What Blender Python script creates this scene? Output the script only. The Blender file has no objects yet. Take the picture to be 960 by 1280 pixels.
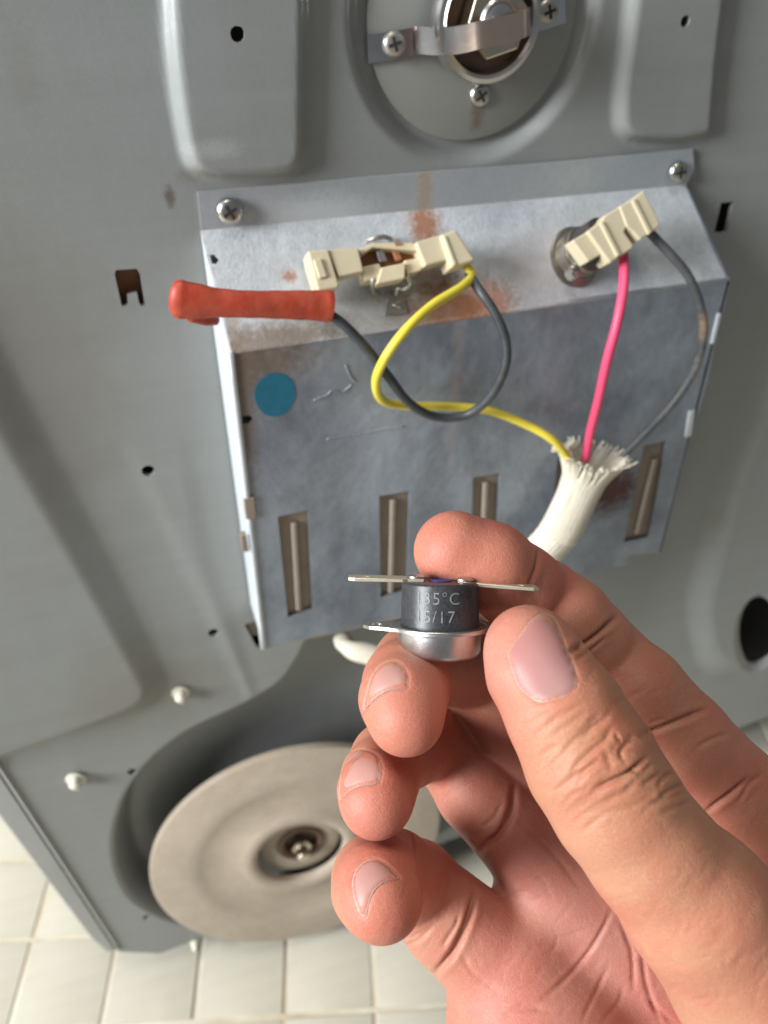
import bpy, bmesh, math, random
import numpy as np
from mathutils import Vector, Matrix
from mathutils.geometry import delaunay_2d_cdt
from mathutils.bvhtree import BVHTree
random.seed(7)
RNG = np.random.default_rng(7)
sc = bpy.context.scene
COL = sc.collection

# ---------------------------------------------------------------- camera frame
F_PX = 1000.0                      # focal length in photograph pixels (960 wide)
DIST = 0.26                        # camera to back panel, metres
HCAM = 0.54                        # camera above the floor
dn = np.array([-16, 1310, 1000.]); dn /= np.linalg.norm(dn)
rt = np.array([3580, -720, 1000.]); rt -= dn * (dn @ rt); rt /= np.linalg.norm(rt)
nn = np.cross(dn, rt); nn = nn if nn[2] > 0 else -nn
M3 = np.array([rt, nn, -dn])       # camera coords (x right, y down, z forward) -> world
CAM = np.array([0, -DIST, HCAM])

def ray(px, py): return M3 @ np.array([(px - 480) / F_PX, (py - 640) / F_PX, 1.0])
def P(px, py, z): return CAM + ray(px, py) * z                     # at depth z
def onY(px, py, Y):                                                # on the vertical plane Y
    r = ray(px, py); return CAM + r * ((Y - CAM[1]) / r[1])
def onplane(px, py, p0, n, w=0.0):
    r = ray(px, py); return CAM + r * (((p0 + n * w - CAM) @ n) / (r @ n))
def onZ(px, py, Z):
    r = ray(px, py); return CAM + r * ((Z - CAM[2]) / r[2])

cam = bpy.data.cameras.new('camera'); camo = bpy.data.objects.new('camera', cam); COL.objects.link(camo)
m = Matrix.Identity(4)
for i in range(3):
    m[i][0] = M3[i][0]; m[i][1] = -M3[i][1]; m[i][2] = -M3[i][2]; m[i][3] = CAM[i]
camo.matrix_world = m
cam.sensor_fit = 'HORIZONTAL'; cam.sensor_width = 36; cam.lens = 36 * F_PX / 960
cam.clip_start = 0.005; cam.clip_end = 50
cam.dof.use_dof = True; cam.dof.focus_distance = 0.172; cam.dof.aperture_fstop = 21
sc.camera = camo

# ---------------------------------------------------------------- light
w = bpy.data.worlds.new('World'); sc.world = w; w.use_nodes = True
bg = w.node_tree.nodes['Background']; bg.inputs[0].default_value = (0.80, 0.86, 0.92, 1); bg.inputs[1].default_value = 0.17
def area(name, loc, tgt, sx, sy, power, col):
    l = bpy.data.lights.new(name, 'AREA'); l.shape = 'RECTANGLE'; l.size = sx; l.size_y = sy; l.energy = power; l.color = col
    o = bpy.data.objects.new(name, l); COL.objects.link(o); o.location = loc
    o.rotation_euler = (Vector(tgt) - Vector(loc)).to_track_quat('-Z', 'Y').to_euler(); return o
area('window_light', (-1.70, -0.42, 1.05), (0.1, -0.1, 0.45), 0.70, 0.8, 76, (0.94, 0.97, 1.0))
area('ceiling_light', (-0.35, -0.16, 2.3), (0.1, -0.1, 0.4), 0.8, 0.5, 15, (1.0, 0.94, 0.84))
sc.view_settings.view_transform = 'Standard'; sc.view_settings.look = 'None'
sc.view_settings.exposure = 0.12; sc.view_settings.gamma = 1

# ---------------------------------------------------------------- materials
def mat(name, col, rough=0.5, metal=0.0, noise=None, bump=None, rust=None, **kw):
    """noise=(scale, amount, colour2) ; bump=(scale, strength, dist)"""
    m = bpy.data.materials.new(name); m.use_nodes = True
    nt = m.node_tree; b = nt.nodes['Principled BSDF']; L = nt.links.new
    b.inputs['Base Color'].default_value = (*col, 1); b.inputs['Roughness'].default_value = rough; b.inputs['Metallic'].default_value = metal
    tc = nt.nodes.new('ShaderNodeTexCoord')
    out = None
    if noise:
        for (s, amt, c2) in (noise if isinstance(noise, list) else [noise]):
            n = nt.nodes.new('ShaderNodeTexNoise'); n.inputs['Scale'].default_value = s if not isinstance(s, tuple) else 1; n.inputs['Detail'].default_value = 6; n.inputs['Roughness'].default_value = .65
            if isinstance(s, tuple):
                n.inputs['Scale'].default_value = 1; mp = nt.nodes.new('ShaderNodeMapping'); mp.inputs['Scale'].default_value = s; mp.inputs['Rotation'].default_value = (.1, .25, .15); L(tc.outputs['Object'], mp.inputs[0]); L(mp.outputs[0], n.inputs['Vector'])
            else: L(tc.outputs['Object'], n.inputs['Vector'])
            mr = nt.nodes.new('ShaderNodeMapRange'); mr.inputs[1].default_value = .38; mr.inputs[2].default_value = .66; mr.inputs[4].default_value = amt
            L(n.outputs['Fac'], mr.inputs[0])
            mx = nt.nodes.new('ShaderNodeMix'); mx.data_type = 'RGBA'
            if out is None: mx.inputs[6].default_value = (*col, 1)
            else: L(out, mx.inputs[6])
            mx.inputs[7].default_value = (*c2, 1); L(mr.outputs[0], mx.inputs[0]); out = mx.outputs[2]
    mask = None
    if rust:   # patches of rust, grime, scuffs and painted reflection: (centre world xyz, radius, colour, strength, noise scale)
        for (c, rad, rc, st, ns) in rust:
            vm = nt.nodes.new('ShaderNodeVectorMath'); vm.operation = 'SUBTRACT'; vm.inputs[1].default_value = tuple(c); L(tc.outputs['Object'], vm.inputs[0])
            sc_ = nt.nodes.new('ShaderNodeVectorMath'); sc_.operation = 'DIVIDE'; sc_.inputs[1].default_value = tuple(rad) if hasattr(rad, '__len__') else (rad,) * 3; L(vm.outputs[0], sc_.inputs[0])
            ln = nt.nodes.new('ShaderNodeVectorMath'); ln.operation = 'LENGTH'; L(sc_.outputs[0], ln.inputs[0])
            n = nt.nodes.new('ShaderNodeTexNoise'); n.inputs['Scale'].default_value = ns; n.inputs['Detail'].default_value = 8; n.inputs['Roughness'].default_value = .7; L(tc.outputs['Object'], n.inputs['Vector'])
            ma = nt.nodes.new('ShaderNodeMath'); ma.operation = 'MULTIPLY_ADD'; ma.inputs[1].default_value = 2.4; L(n.outputs['Fac'], ma.inputs[0])
            sb = nt.nodes.new('ShaderNodeMath'); sb.operation = 'SUBTRACT'; L(ln.outputs['Value'], sb.inputs[1]); L(ma.outputs[0], sb.inputs[0]); ma.inputs[2].default_value = .12
            mr = nt.nodes.new('ShaderNodeMapRange'); mr.inputs[1].default_value = -.1; mr.inputs[2].default_value = .85; mr.inputs[4].default_value = st; L(sb.outputs[0], mr.inputs[0])
            if mask is None: mask = mr.outputs[0]
            else: mm = nt.nodes.new('ShaderNodeMath'); mm.operation = 'MAXIMUM'; L(mask, mm.inputs[0]); L(mr.outputs[0], mm.inputs[1]); mask = mm.outputs[0]
            mx = nt.nodes.new('ShaderNodeMix'); mx.data_type = 'RGBA'
            if out is None: mx.inputs[6].default_value = (*col, 1)
            else: L(out, mx.inputs[6])
            mx.inputs[7].default_value = (*rc, 1); L(mr.outputs[0], mx.inputs[0]); out = mx.outputs[2]
    if mask is not None and not kw.pop('keep_metal', False):
        for sock, v1 in (('Metallic', 0.0), ('Roughness', .85)):
            q = nt.nodes.new('ShaderNodeMapRange'); q.inputs[3].default_value = b.inputs[sock].default_value; q.inputs[4].default_value = v1; L(mask, q.inputs[0]); L(q.outputs[0], b.inputs[sock])
    if out is not None: L(out, b.inputs['Base Color'])
    if bump:
        prev = None
        for (s, st, dist) in (bump if isinstance(bump, list) else [bump]):
            n = nt.nodes.new('ShaderNodeTexNoise'); n.inputs['Scale'].default_value = s; n.inputs['Detail'].default_value = 4; L(tc.outputs['Object'], n.inputs['Vector'])
            bp = nt.nodes.new('ShaderNodeBump'); bp.inputs['Strength'].default_value = st; bp.inputs['Distance'].default_value = dist; L(n.outputs['Fac'], bp.inputs['Height'])
            if prev: L(prev, bp.inputs['Normal'])
            prev = bp.outputs[0]
        L(prev, b.inputs['Normal'])
    for k, v in kw.items(): b.inputs[k].default_value = v
    return m

M = {}
DL = np.array([.15, .2, 0])
M['panel'] = mat('grey_painted_steel', (.245, .262, .256), .34, 0, [(7, .4, (.215, .212, .19)), ((90, 30, 9), .3, (.205, .205, .19)), ((9, 40, 160), .22, (.32, .335, .33)), (1800, .22, (.36, .365, .35)), (60, .22, (.27, .28, .275)), (900, .12, (.17, .17, .165))], [(25, .12, .002), (700, .06, .0004)],
    rust=[(onY(268, 186, -.004) - DL, (.007, .02, .0025), (.45, .46, .45), .35, 900), (onY(238, 218, 0) - DL, (.004, .02, .002), (.14, .12, .09), .4, 700), (onY(212, 246, 0) - DL, (.0015, .02, .003), (.10, .07, .05), .8, 600), (onY(60, 470, 0) - DL, (.02, .03, .05), (.20, .18, .15), .45, 50), (onY(180, 860, 0) - DL, (.03, .03, .03), (.22, .195, .155), .5, 60), (onY(30, 90, 0) - DL, (.004, .02, .012), (.19, .18, .16), .3, 400), (onY(500, 900, .02) - DL, (.06, .04, .03), (.16, .155, .145), .5, 40)])
M['frame_paint'] = mat('frame_paint', (.36, .37, .35), .4, 0, [(12, .5, (.29, .29, .265)), (160, .3, (.42, .42, .40))])
M['dark'] = mat('dark_cavity', (.015, .013, .012), .8, 0, (80, .5, (.03, .025, .02)))
M['disc'] = mat('dusty_plastic', (.43, .35, .26), .6, 0, [(14, .6, (.30, .235, .17)), (120, .5, (.47, .40, .32)), (40, .5, (.31, .25, .19)), (700, .3, (.5, .44, .37))], (500, .15, .0005))
M['steel'] = mat('bright_steel', (.62, .61, .59), .28, 1, (90, .4, (.48, .46, .43)), (600, .06, .0003))
M['zinc_screw'] = mat('zinc_screw', (.55, .54, .50), .3, 1, (200, .4, (.40, .37, .3)))
M['cream'] = mat('cream_plastic', (.56, .49, .34), .45, 0, (120, .35, (.48, .41, .27)), (900, .05, .0003))
M['ceramic'] = mat('ceramic', (.62, .54, .37), .55, 0, [(150, .5, (.52, .42, .27))], (900, .1, .0003))
M['rustmetal'] = mat('rusted_metal', (.36, .14, .05), .8, .1, (300, .7, (.28, .17, .11)), (800, .4, .0006))
M['bracket'] = mat('bracket_steel', (.45, .43, .40), .4, .8, (300, .5, (.25, .22, .19)))
M['red_cap'] = mat('red_vinyl', (.40, .036, .011), .52, 0, [(90, .5, (.30, .028, .012)), (200, .45, (.50, .11, .06)), (700, .3, (.26, .07, .04))], [(120, .3, .001), (900, .1, .0003)])
M['yellow'] = mat('yellow_wire', (.72, .60, .06), .42, 0, (200, .3, (.60, .48, .05)))
M['pink'] = mat('pink_wire', (.70, .065, .15), .45, 0, (200, .25, (.7, .05, .12)))
M['charcoal'] = mat('charcoal_wire', (.032, .036, .040), .45, 0, (200, .5, (.07, .075, .08)))
M['sleeve'] = mat('woven_sleeve', (.62, .57, .46), .85, 0, [(60, .5, (.52, .46, .35)), (700, .4, (.70, .66, .57))], (1500, .3, .0004))
M['blackp'] = mat('black_phenolic', (.018, .019, .022), .40, 0, [(260, .5, (.04, .041, .045)), (1500, .25, (.12, .12, .125))], (1200, .12, .0003))
M['blackold'] = mat('black_phenolic_old', (.02, .018, .016), .4, 0, (300, .5, (.05, .04, .035)))
M['alu'] = mat('aluminium_cup', (.56, .545, .53), .36, 1, [(250, .6, (.38, .37, .36))], (900, .10, .0004))
M['tin'] = mat('tinned_brass', (.80, .73, .58), .40, .75, (400, .5, (.66, .58, .42)))
M['print'] = mat('grey_print', (.27, .27, .27), .6, 0, [(700, .75, (.05, .05, .052))])
M['bluedot'] = mat('blue_dot', (.03, .05, .30), .5)
M['teal'] = mat('teal_dot', (.003, .115, .19), .5, 0, (250, .4, (.01, .16, .24)))
M['tan'] = mat('scorched_tan', (.27, .215, .16), .6, .1, [(60, .6, (.16, .125, .10)), (300, .3, (.30, .26, .22))], (300, .1, .0008))
M['fin'] = mat('fin_edge', (.33, .285, .235), .6, .2, (200, .6, (.28, .23, .18)))
M['tile'] = mat('glazed_tile', (.58, .55, .46), .16, 0, [(9, .5, (.45, .41, .31)), (60, .4, (.58, .545, .45)), ((12, 160, 10), .25, (.43, .39, .29))], (60, .08, .001))
M['grout'] = mat('grout', (.80, .76, .66), .6, 0, [(30, .5, (.70, .65, .54)), (6, .8, (.40, .32, .20))], (600, .5, .001))
M['cap'] = mat('pale_plastic', (.60, .57, .46), .5)
M['brown_seal'] = mat('brown_seal', (.07, .035, .02), .5, 0, (200, .5, (.12, .06, .035)))
M['cupold'] = mat('tarnished_cup', (.42, .39, .33), .34, 1, (150, .6, (.22, .19, .15)))
M['nut'] = mat('nut_steel', (.66, .60, .48), .25, 1, (150, .5, (.45, .38, .27)))

# ---------------------------------------------------------------- helpers
def tag(o, label, cat, group=None):
    o['label'] = label; o['category'] = cat
    if group: o['group'] = group
    return o
def thing(name, loc, label, cat, group=None):
    o = bpy.data.objects.new(name, None); o.empty_display_size = .01; COL.objects.link(o); o.location = tuple(loc)
    return tag(o, label, cat, group)
def root_loc(o):
    while o.parent: o = o.parent
    return Vector(o.location)
def mk(name, vf, material, parent=None, smooth=True, loc=None, bevel=0, segs=2, auto=None):
    vs, fs = vf[0], vf[1]
    base = root_loc(parent) if parent else (Vector(tuple(loc)) if loc is not None else Vector((0, 0, 0)))
    me = bpy.data.meshes.new(name)
    me.from_pydata([tuple(Vector(tuple(v)) - base) for v in vs], [], [tuple(int(i) for i in f) for f in fs]); me.update()
    bm = bmesh.new(); bm.from_mesh(me); bmesh.ops.recalc_face_normals(bm, faces=bm.faces); bm.to_mesh(me); bm.free()
    if material: me.materials.append(material)
    if smooth:
        me.shade_smooth()
        if auto is not None:
            me.set_sharp_from_angle(angle=math.radians(auto))
    o = bpy.data.objects.new(name, me); COL.objects.link(o)
    if parent: o.parent = parent
    else: o.location = base
    if bevel:
        md = o.modifiers.new('bevel', 'BEVEL'); md.width = bevel; md.segments = segs; md.limit_method = 'ANGLE'; md.angle_limit = math.radians(35)
        md.harden_normals = False
    return o
def join(*parts):
    V, F = [], []
    for vs, fs in parts:
        k = len(V); V += [np.array(v) for v in vs]; F += [tuple(i + k for i in f) for f in fs]
    return V, F
def frame(nrm, hint=(0, 0, 1)):
    n = np.array(nrm, float); n /= np.linalg.norm(n); h = np.array(hint, float)
    a = np.cross(h, n)
    if np.linalg.norm(a) < 1e-4: a = np.cross((1, 0, 0), n)
    a /= np.linalg.norm(a); b = np.cross(n, a); return a, b, n
def lathe(prof, c, nrm, n=48, sx=1, sy=1, hint=(0, 0, 1), cap=True):
    a, b, k = frame(nrm, hint); V = []; F = []
    for (r, z) in prof:
        for i in range(n):
            t = 2 * math.pi * i / n; V.append(np.array(c) + a * r * sx * math.cos(t) + b * r * sy * math.sin(t) + k * z)
    for j in range(len(prof) - 1):
        for i in range(n): F.append((j * n + i, j * n + (i + 1) % n, (j + 1) * n + (i + 1) % n, (j + 1) * n + i))
    if cap:
        F.append(tuple(range(n))); F.append(tuple(range((len(prof) - 1) * n, len(prof) * n)))
    return V, F
def smooth_path(pts, n=60):
    p = np.array(pts, float); k = len(p)
    if k == 2: return np.linspace(p[0], p[1], n)
    P0 = np.vstack([2 * p[0] - p[1], p, 2 * p[-1] - p[-2]]); out = []
    seg = np.linalg.norm(np.diff(p, axis=0), axis=1); cum = np.r_[0, np.cumsum(seg)]
    for s in np.linspace(0, cum[-1], n):
        i = min(int(np.searchsorted(cum, s, 'right')) - 1, k - 2); t = (s - cum[i]) / max(seg[i], 1e-9)
        a, b, c, d = P0[i], P0[i + 1], P0[i + 2], P0[i + 3]
        out.append(.5 * ((2 * b) + (c - a) * t + (2 * a - 5 * b + 4 * c - d) * t * t + (3 * b - a - 3 * c + d) * t ** 3))
    return np.array(out)
def tube(path, r, n=12, flat=1.0, cap=True):
    p = np.array(path, float); K = len(p); rr = np.full(K, r) if np.isscalar(r) else np.interp(np.linspace(0, 1, K), np.linspace(0, 1, len(r)), r)
    T = np.gradient(p, axis=0); T /= np.linalg.norm(T, axis=1)[:, None]
    a = np.cross(T[0], (0.3, -1, 0.2)); a /= np.linalg.norm(a); V = []; F = []
    for j in range(K):
        a = a - T[j] * (a @ T[j]); a /= np.linalg.norm(a); b = np.cross(T[j], a)
        for i in range(n):
            t = 2 * math.pi * i / n; V.append(p[j] + rr[j] * (a * math.cos(t) + b * math.sin(t) * flat))
    for j in range(K - 1):
        for i in range(n): F.append((j * n + i, j * n + (i + 1) % n, (j + 1) * n + (i + 1) % n, (j + 1) * n + i))
    if cap: F.append(tuple(range(n))); F.append(tuple(range((K - 1) * n, K * n)))
    return V, F
def prism(top, vec):
    """closed prism: top polygon (world points) pushed along vec"""
    k = len(top); V = [np.array(p) for p in top] + [np.array(p) + vec for p in top]
    F = [tuple(range(k)), tuple(range(2 * k - 1, k - 1, -1))] + [(i, (i + 1) % k, k + (i + 1) % k, k + i) for i in range(k)]
    return V, F
def inpoly(pt, poly):
    x, y = pt; c = False; j = len(poly) - 1
    for i in range(len(poly)):
        xi, yi = poly[i][0], poly[i][1]; xj, yj = poly[j][0], poly[j][1]
        if (yi > y) != (yj > y) and x < (xj - xi) * (y - yi) / (yj - yi) + xi: c = not c
        j = i
    return c
def sheet(outline, holes, o, a, b, n, th, extra=()):
    """thin plate with holes. outline/holes in (a,b) coords about o; front at w=0, back at w=-th"""
    pts = []; edges = []
    for loop in [outline] + list(holes):
        k = len(pts); pts += [Vector((p[0], p[1])) for p in loop]; edges += [(k + i, k + (i + 1) % len(loop)) for i in range(len(loop))]
    r = delaunay_2d_cdt(pts, edges, [], 0, 1e-7); vs, tris = r[0], r[2]
    keep = []
    for t in tris:
        c = (vs[t[0]] + vs[t[1]] + vs[t[2]]) / 3
        if inpoly(c, outline) and not any(inpoly(c, h) for h in holes): keep.append(t)
    W = lambda v, w_: o + a * v[0] + b * v[1] + n * w_
    V = [W(v, 0) for v in vs] + [W(v, -th) for v in vs]; k = len(vs)
    F = [tuple(t) for t in keep] + [tuple(i + k for i in reversed(t)) for t in keep]
    cnt = {}
    for t in keep:
        for i in range(3):
            e = (t[i], t[(i + 1) % 3]); key = tuple(sorted(e)); cnt.setdefault(key, []).append(e)
    for key, es in cnt.items():
        if len(es) == 1: e = es[0]; F.append((e[1], e[0], e[0] + k, e[1] + k))
    return V, F
def proj(p, o, a, b): d = np.array(p) - o; return (float(d @ a), float(d @ b))
def rounded(poly, r, n=5):
    out = []; k = len(poly)
    for i in range(k):
        p0, p1, p2 = [np.array(q[:2], float) for q in (poly[i - 1], poly[i], poly[(i + 1) % k])]
        u = p0 - p1; v = p2 - p1; lu, lv = np.linalg.norm(u), np.linalg.norm(v); rr = min(r, lu * .45, lv * .45)
        A = p1 + u / lu * rr; B = p1 + v / lv * rr
        for t in np.linspace(0, 1, n): out.append(tuple((1 - t) ** 2 * A + 2 * t * (1 - t) * p1 + t * t * B))
    return out
YH = np.array([1, 0, 0.]); ZH = np.array([0, 0, 1.]); YN = np.array([0, -1, 0.])
def screw(c, nrm, r, parent, name='screw', m_=None, spin=.3, tall=.55):
    m_ = m_ or M['zinc_screw']
    prof = [(r * 1.0, 0), (r * 1.0, r * .12), (r * .92, r * tall * .6), (r * .7, r * tall * .9), (r * .4, r * tall), (r * .02, r * tall * 1.02)]
    s = mk(name, lathe(prof, c, nrm, 28), m_, parent, auto=50)
    a, b, n = frame(nrm); ca, sa = math.cos(spin), math.sin(spin); a, b = a * ca + b * sa, b * ca - a * sa
    parts = []
    for (u, v) in ((a, b), (b, a)):
        q = [c + n * (r * (tall + .04)) + u * r * x + v * r * y for x, y in ((-.56, -.12), (.56, -.12), (.56, .12), (-.56, .12))]
        parts.append(prism(q, -n * r * .3))
        c = c + n * r * .004
    mk('dark_cross', join(*parts), M['dark'], s, smooth=False)  # raised dark cross stands for the shade inside a cut recess
    return s

# ---------------------------------------------------------------- floor of square tiles
Av = np.array([-80, -764, 1000.]); Av -= dn * (Av @ dn); Av /= np.linalg.norm(Av)
FA = M3 @ Av; FA[2] = 0; FA /= np.linalg.norm(FA); FB = np.array([FA[1], -FA[0], 0.])
fo = CAM.copy(); fo[2] = 0
def fl(a_, b_, z): p = fo + FA * a_ + FB * b_; p[2] = z; return p
g = mk('floor', prism([fl(-.8, -1.2, 0), fl(-.8, 1.5, 0), fl(2, 1.5, 0), fl(2, -1.2, 0)], np.array([0, 0, -.02])), M['grout'], loc=(0, 0, 0), smooth=False); g['kind'] = 'structure'
TP = .055; GA, GB = .2585, -.0973
tm = None
def tile_vf(sz, h=.0010):
    s = sz / 2; e = .0006
    V = []; 
    for (q, z) in ((s, 0), (s, h - e), (s - e * .4, h - e * .3), (s - e * 1.3, h)):
        V += [FA * x * q + FB * y * q + np.array([0, 0, z]) for x, y in ((-1, -1), (-1, 1), (1, 1), (1, -1))]
    F = [(j * 4 + i, j * 4 + (i + 1) % 4, j * 4 + 4 + (i + 1) % 4, j * 4 + 4 + i) for j in range(3) for i in range(4)] + [(12, 13, 14, 15)]
    return V, F
far = []
for i in range(-14, 24):
    for j in range(-16, 22):
        c = fl(GA - TP / 2 + i * TP, GB + TP / 2 + j * TP, .0)
        dz = random.uniform(-.00025, .00025); c[2] = dz
        near = -6 <= i <= 6 and -6 <= j <= 9
        if near:
            if tm is None:
                o = mk('tile', tile_vf(TP - .0032), M['tile'], g, auto=30); tm = o.data; o.location = c
            else:
                o = bpy.data.objects.new('tile', tm); COL.objects.link(o); o.parent = g; o.location = c
            o.rotation_euler = (random.uniform(-.004, .004), random.uniform(-.004, .004), random.uniform(-.002, .002))
        else:
            vs, fs = tile_vf(TP - .0032); far.append(([v + c for v in vs], fs))
ft = mk('tile_field', join(*far), M['tile'], g, auto=30); ft['kind'] = 'stuff'

# ---------------------------------------------------------------- dryer cabinet
dryer = thing('dryer', (.15, .2, 0), 'grey painted steel dryer back with pressed stamps, standing over the white tiled floor', 'dryer')
def pl2(px, py): p = onY(px, py, 0); return (p[0], p[2])
def polyD(X, Z, poly):
    """signed distance, negative inside"""
    p = np.array(poly); best = np.full(X.shape, 1e9); ins = np.zeros(X.shape, bool)
    for i in range(len(p)):
        a = p[i - 1]; b = p[i]; ex, ez = b - a; L2 = ex * ex + ez * ez + 1e-18
        t = np.clip(((X - a[0]) * ex + (Z - a[1]) * ez) / L2, 0, 1)
        best = np.minimum(best, np.hypot(X - a[0] - t * ex, Z - a[1] - t * ez))
        c = ((a[1] > Z) != (b[1] > Z)); xi = (b[0] - a[0]) * (Z - a[1]) / (b[1] - a[1] + 1e-18) + a[0]; ins ^= c & (X < xi)
    return np.where(ins, -best, best)
def sst(x): x = np.clip(x, 0, 1); return x * x * (3 - 2 * x)
stampA = [pl2(*p) for p in rounded([(196, -60), (202, 60), (214, 150), (230, 222), (300, 228), (384, 222), (386, 120), (388, 0), (388, -60)], 48)]
stampC = [pl2(*p) for p in rounded([(784, -60), (772, 50), (764, 110), (764, 180), (850, 182), (890, 172), (897, 80), (908, -10), (916, -60)], 40)]
outD = [pl2(*p) for p in rounded([(-140, 130), (0, 421), (110, 638), (212, 845), (196, 884), (100, 918), (0, 950), (-140, 990), (-400, 700)], 40)]
inD = [pl2(*p) for p in rounded([(-160, 250), (0, 546), (90, 700), (178, 862), (150, 878), (80, 903), (0, 930), (-160, 968), (-400, 700)], 40)]
outG = [pl2(*p) for p in rounded([(990, 330), (930, 500), (886, 620), (850, 760), (872, 850), (1000, 830), (1300, 700), (1300, 200)], 30)]
inG = [pl2(*p) for p in rounded([(1010, 380), (955, 520), (915, 640), (885, 760), (900, 822), (1010, 800), (1280, 690), (1280, 240)], 30)]
# recess round the fan disc
recE = [pl2(*p) for p in rounded([(392, 770), (376, 815), (352, 852), (300, 882), (235, 910), (185, 948), (152, 992), (138, 1040), (140, 1085), (158, 1125), (200, 1150), (262, 1165), (340, 1150), (450, 1100), (600, 1015), (690, 960), (740, 850), (700, 760), (560, 740)], 60)]
bc = onY(597.5, 24, 0); bc = np.array([.1203, HCAM - .0282])
XL = lambda z: np.interp(z - HCAM, [-.53, -.504, -.312, .2], [-.071, -.0734, -.0903, -.130])
ZB = lambda x: np.interp(x, [-.08, -.0734, -.0525, .39, .5], [-.500, -.504, -.5214, -.4685, -.455]) + HCAM
NU, NV = 440, 500
U, V_ = np.meshgrid(np.linspace(0, 1, NU), np.linspace(0, 1, NV))
XR, ZT = .44, HCAM + .075
Z = ZT + (HCAM - .50 - ZT) * V_
for _ in range(3):
    X = XL(Z) + (XR - XL(Z)) * U; zb = ZB(X); Z = ZT + (zb - ZT) * V_
H = .0042 * sst(-polyD(X, Z, stampA) / .0044)
H += .0042 * sst(-polyD(X, Z, stampC) / .0044)
do, di = polyD(X, Z, outD), polyD(X, Z, inD)
H += .0048 * sst(np.where(do > 0, 0, -do / (np.maximum(-do, 0) + np.maximum(di, 0) + 1e-9)))
do, di = polyD(X, Z, outG), polyD(X, Z, inG)
H += .005 * sst(np.where(do > 0, 0, -do / (np.maximum(-do, 0) + np.maximum(di, 0) + 1e-9)))
rr_ = np.hypot(X - bc[0], Z - bc[1])
H -= .0042 * (1 - sst((rr_ - .0375) / .0052))
H -= .022 * sst(-polyD(X, Z, recE) / .012)
# a faint vertical crease left of the cover
cz = polyD(X, Z, [pl2(*p) for p in [(-150, -100), (60, 380), (112, 496), (305, 885), (330, 870), (270, 690), (215, 380), (150, -100)]]); H += .0007 * sst(-cz / .009) * sst((HCAM - .135 - Z) / .06)
H += .0006 * np.sin(X * 21 + 1) * np.sin(Z * 17)
PV = np.stack([X, -H, Z], -1).reshape(-1, 3)
def panel_y(x, z):
    i = np.argmin((X - x) ** 2 + (Z - z) ** 2); return -H.flat[i]
holes = []
def circ_hole(px, py, r, sx=1.0): x, z = pl2(px, py); holes.append([(x + r * sx * math.cos(t), z + r * math.sin(t)) for t in np.linspace(0, 2 * math.pi, 17)[:-1]])
circ_hole(293, 40, .0021); circ_hole(848, 25, .0018); circ_hole(185, 588, .0024); circ_hole(267, 792, .0024)
circ_hole(165, 965, .0022); circ_hole(213, 967, .0030); circ_hole(183, 1147, .0022)
holes.append([pl2(*p) for p in [(142, 337), (174, 335), (181, 381), (175, 383), (171, 366), (159, 368), (160, 382), (152, 382)]])
holes.append([pl2(*p) for p in [(902, 254), (918, 252), (909, 293), (893, 291)]])
holes.append([pl2(*p) for p in [(306, 782), (326, 775), (350, 806), (322, 812)]])
def oval(px, py, ax, ay, n=28): return [pl2(px + ax * math.cos(t), py + ay * math.sin(t)) for t in np.linspace(0, 2 * math.pi, n + 1)[:-1]]
ov = oval(946, 788, 25, 45)
dd = polyD(X, Z, ov); H2 = H + np.where(dd < .006, -.003 * (1 - sst(dd / .006)), 0); H[:] = H2; PV = np.stack([X, -H, Z], -1).reshape(-1, 3)
holes.append(ov)
idx = np.arange(NU * NV).reshape(NV, NU)
Q = np.stack([idx[:-1, :-1], idx[1:, :-1], idx[1:, 1:], idx[:-1, 1:]], -1).reshape(-1, 4)
cx = X[:-1, :-1] * .5 + X[1:, 1:] * .5; cz_ = Z[:-1, :-1] * .5 + Z[1:, 1:] * .5
kill = np.zeros(cx.shape, bool)
for h in holes: kill |= polyD(cx, cz_, h) < -.0002
Qk = Q[~kill.ravel()]
cnt = {}
for q in Qk[np.isin(Qk, np.unique(Q[kill.ravel()])).any(1)]:
    for i in range(4):
        e = (int(q[i]), int(q[(i + 1) % 4])); cnt.setdefault(tuple(sorted(e)), []).append(e)
kv = set(np.unique(Q[kill.ravel()]).tolist())
bed = [es[0] for k_, es in cnt.items() if len(es) == 1 and k_[0] in kv and k_[1] in kv]
bvs = set(v for e in bed for v in e)
for v in bvs:       # snap the rim of every opening to its outline
    p = PV[v, [0, 2]]; best = None
    for h in holes:
        hp = np.array(h)
        for i in range(len(hp)):
            a, b = hp[i - 1], hp[i]; e = b - a; t = np.clip(((p - a) @ e) / (e @ e), 0, 1); q = a + e * t; dq = np.hypot(*(p - q))
            if best is None or dq < best[0]: best = (dq, q)
    PV[v, 0], PV[v, 2] = best[1]
PVl = [tuple(p) for p in PV]; Fl = [tuple(q) for q in Qk.tolist()]
nb = {}
for v in bvs: nb[v] = len(PVl); PVl.append((PV[v, 0], PV[v, 1] + .0022, PV[v, 2]))
for a, b in bed: Fl.append((b, a, nb[a], nb[b]))
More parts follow.
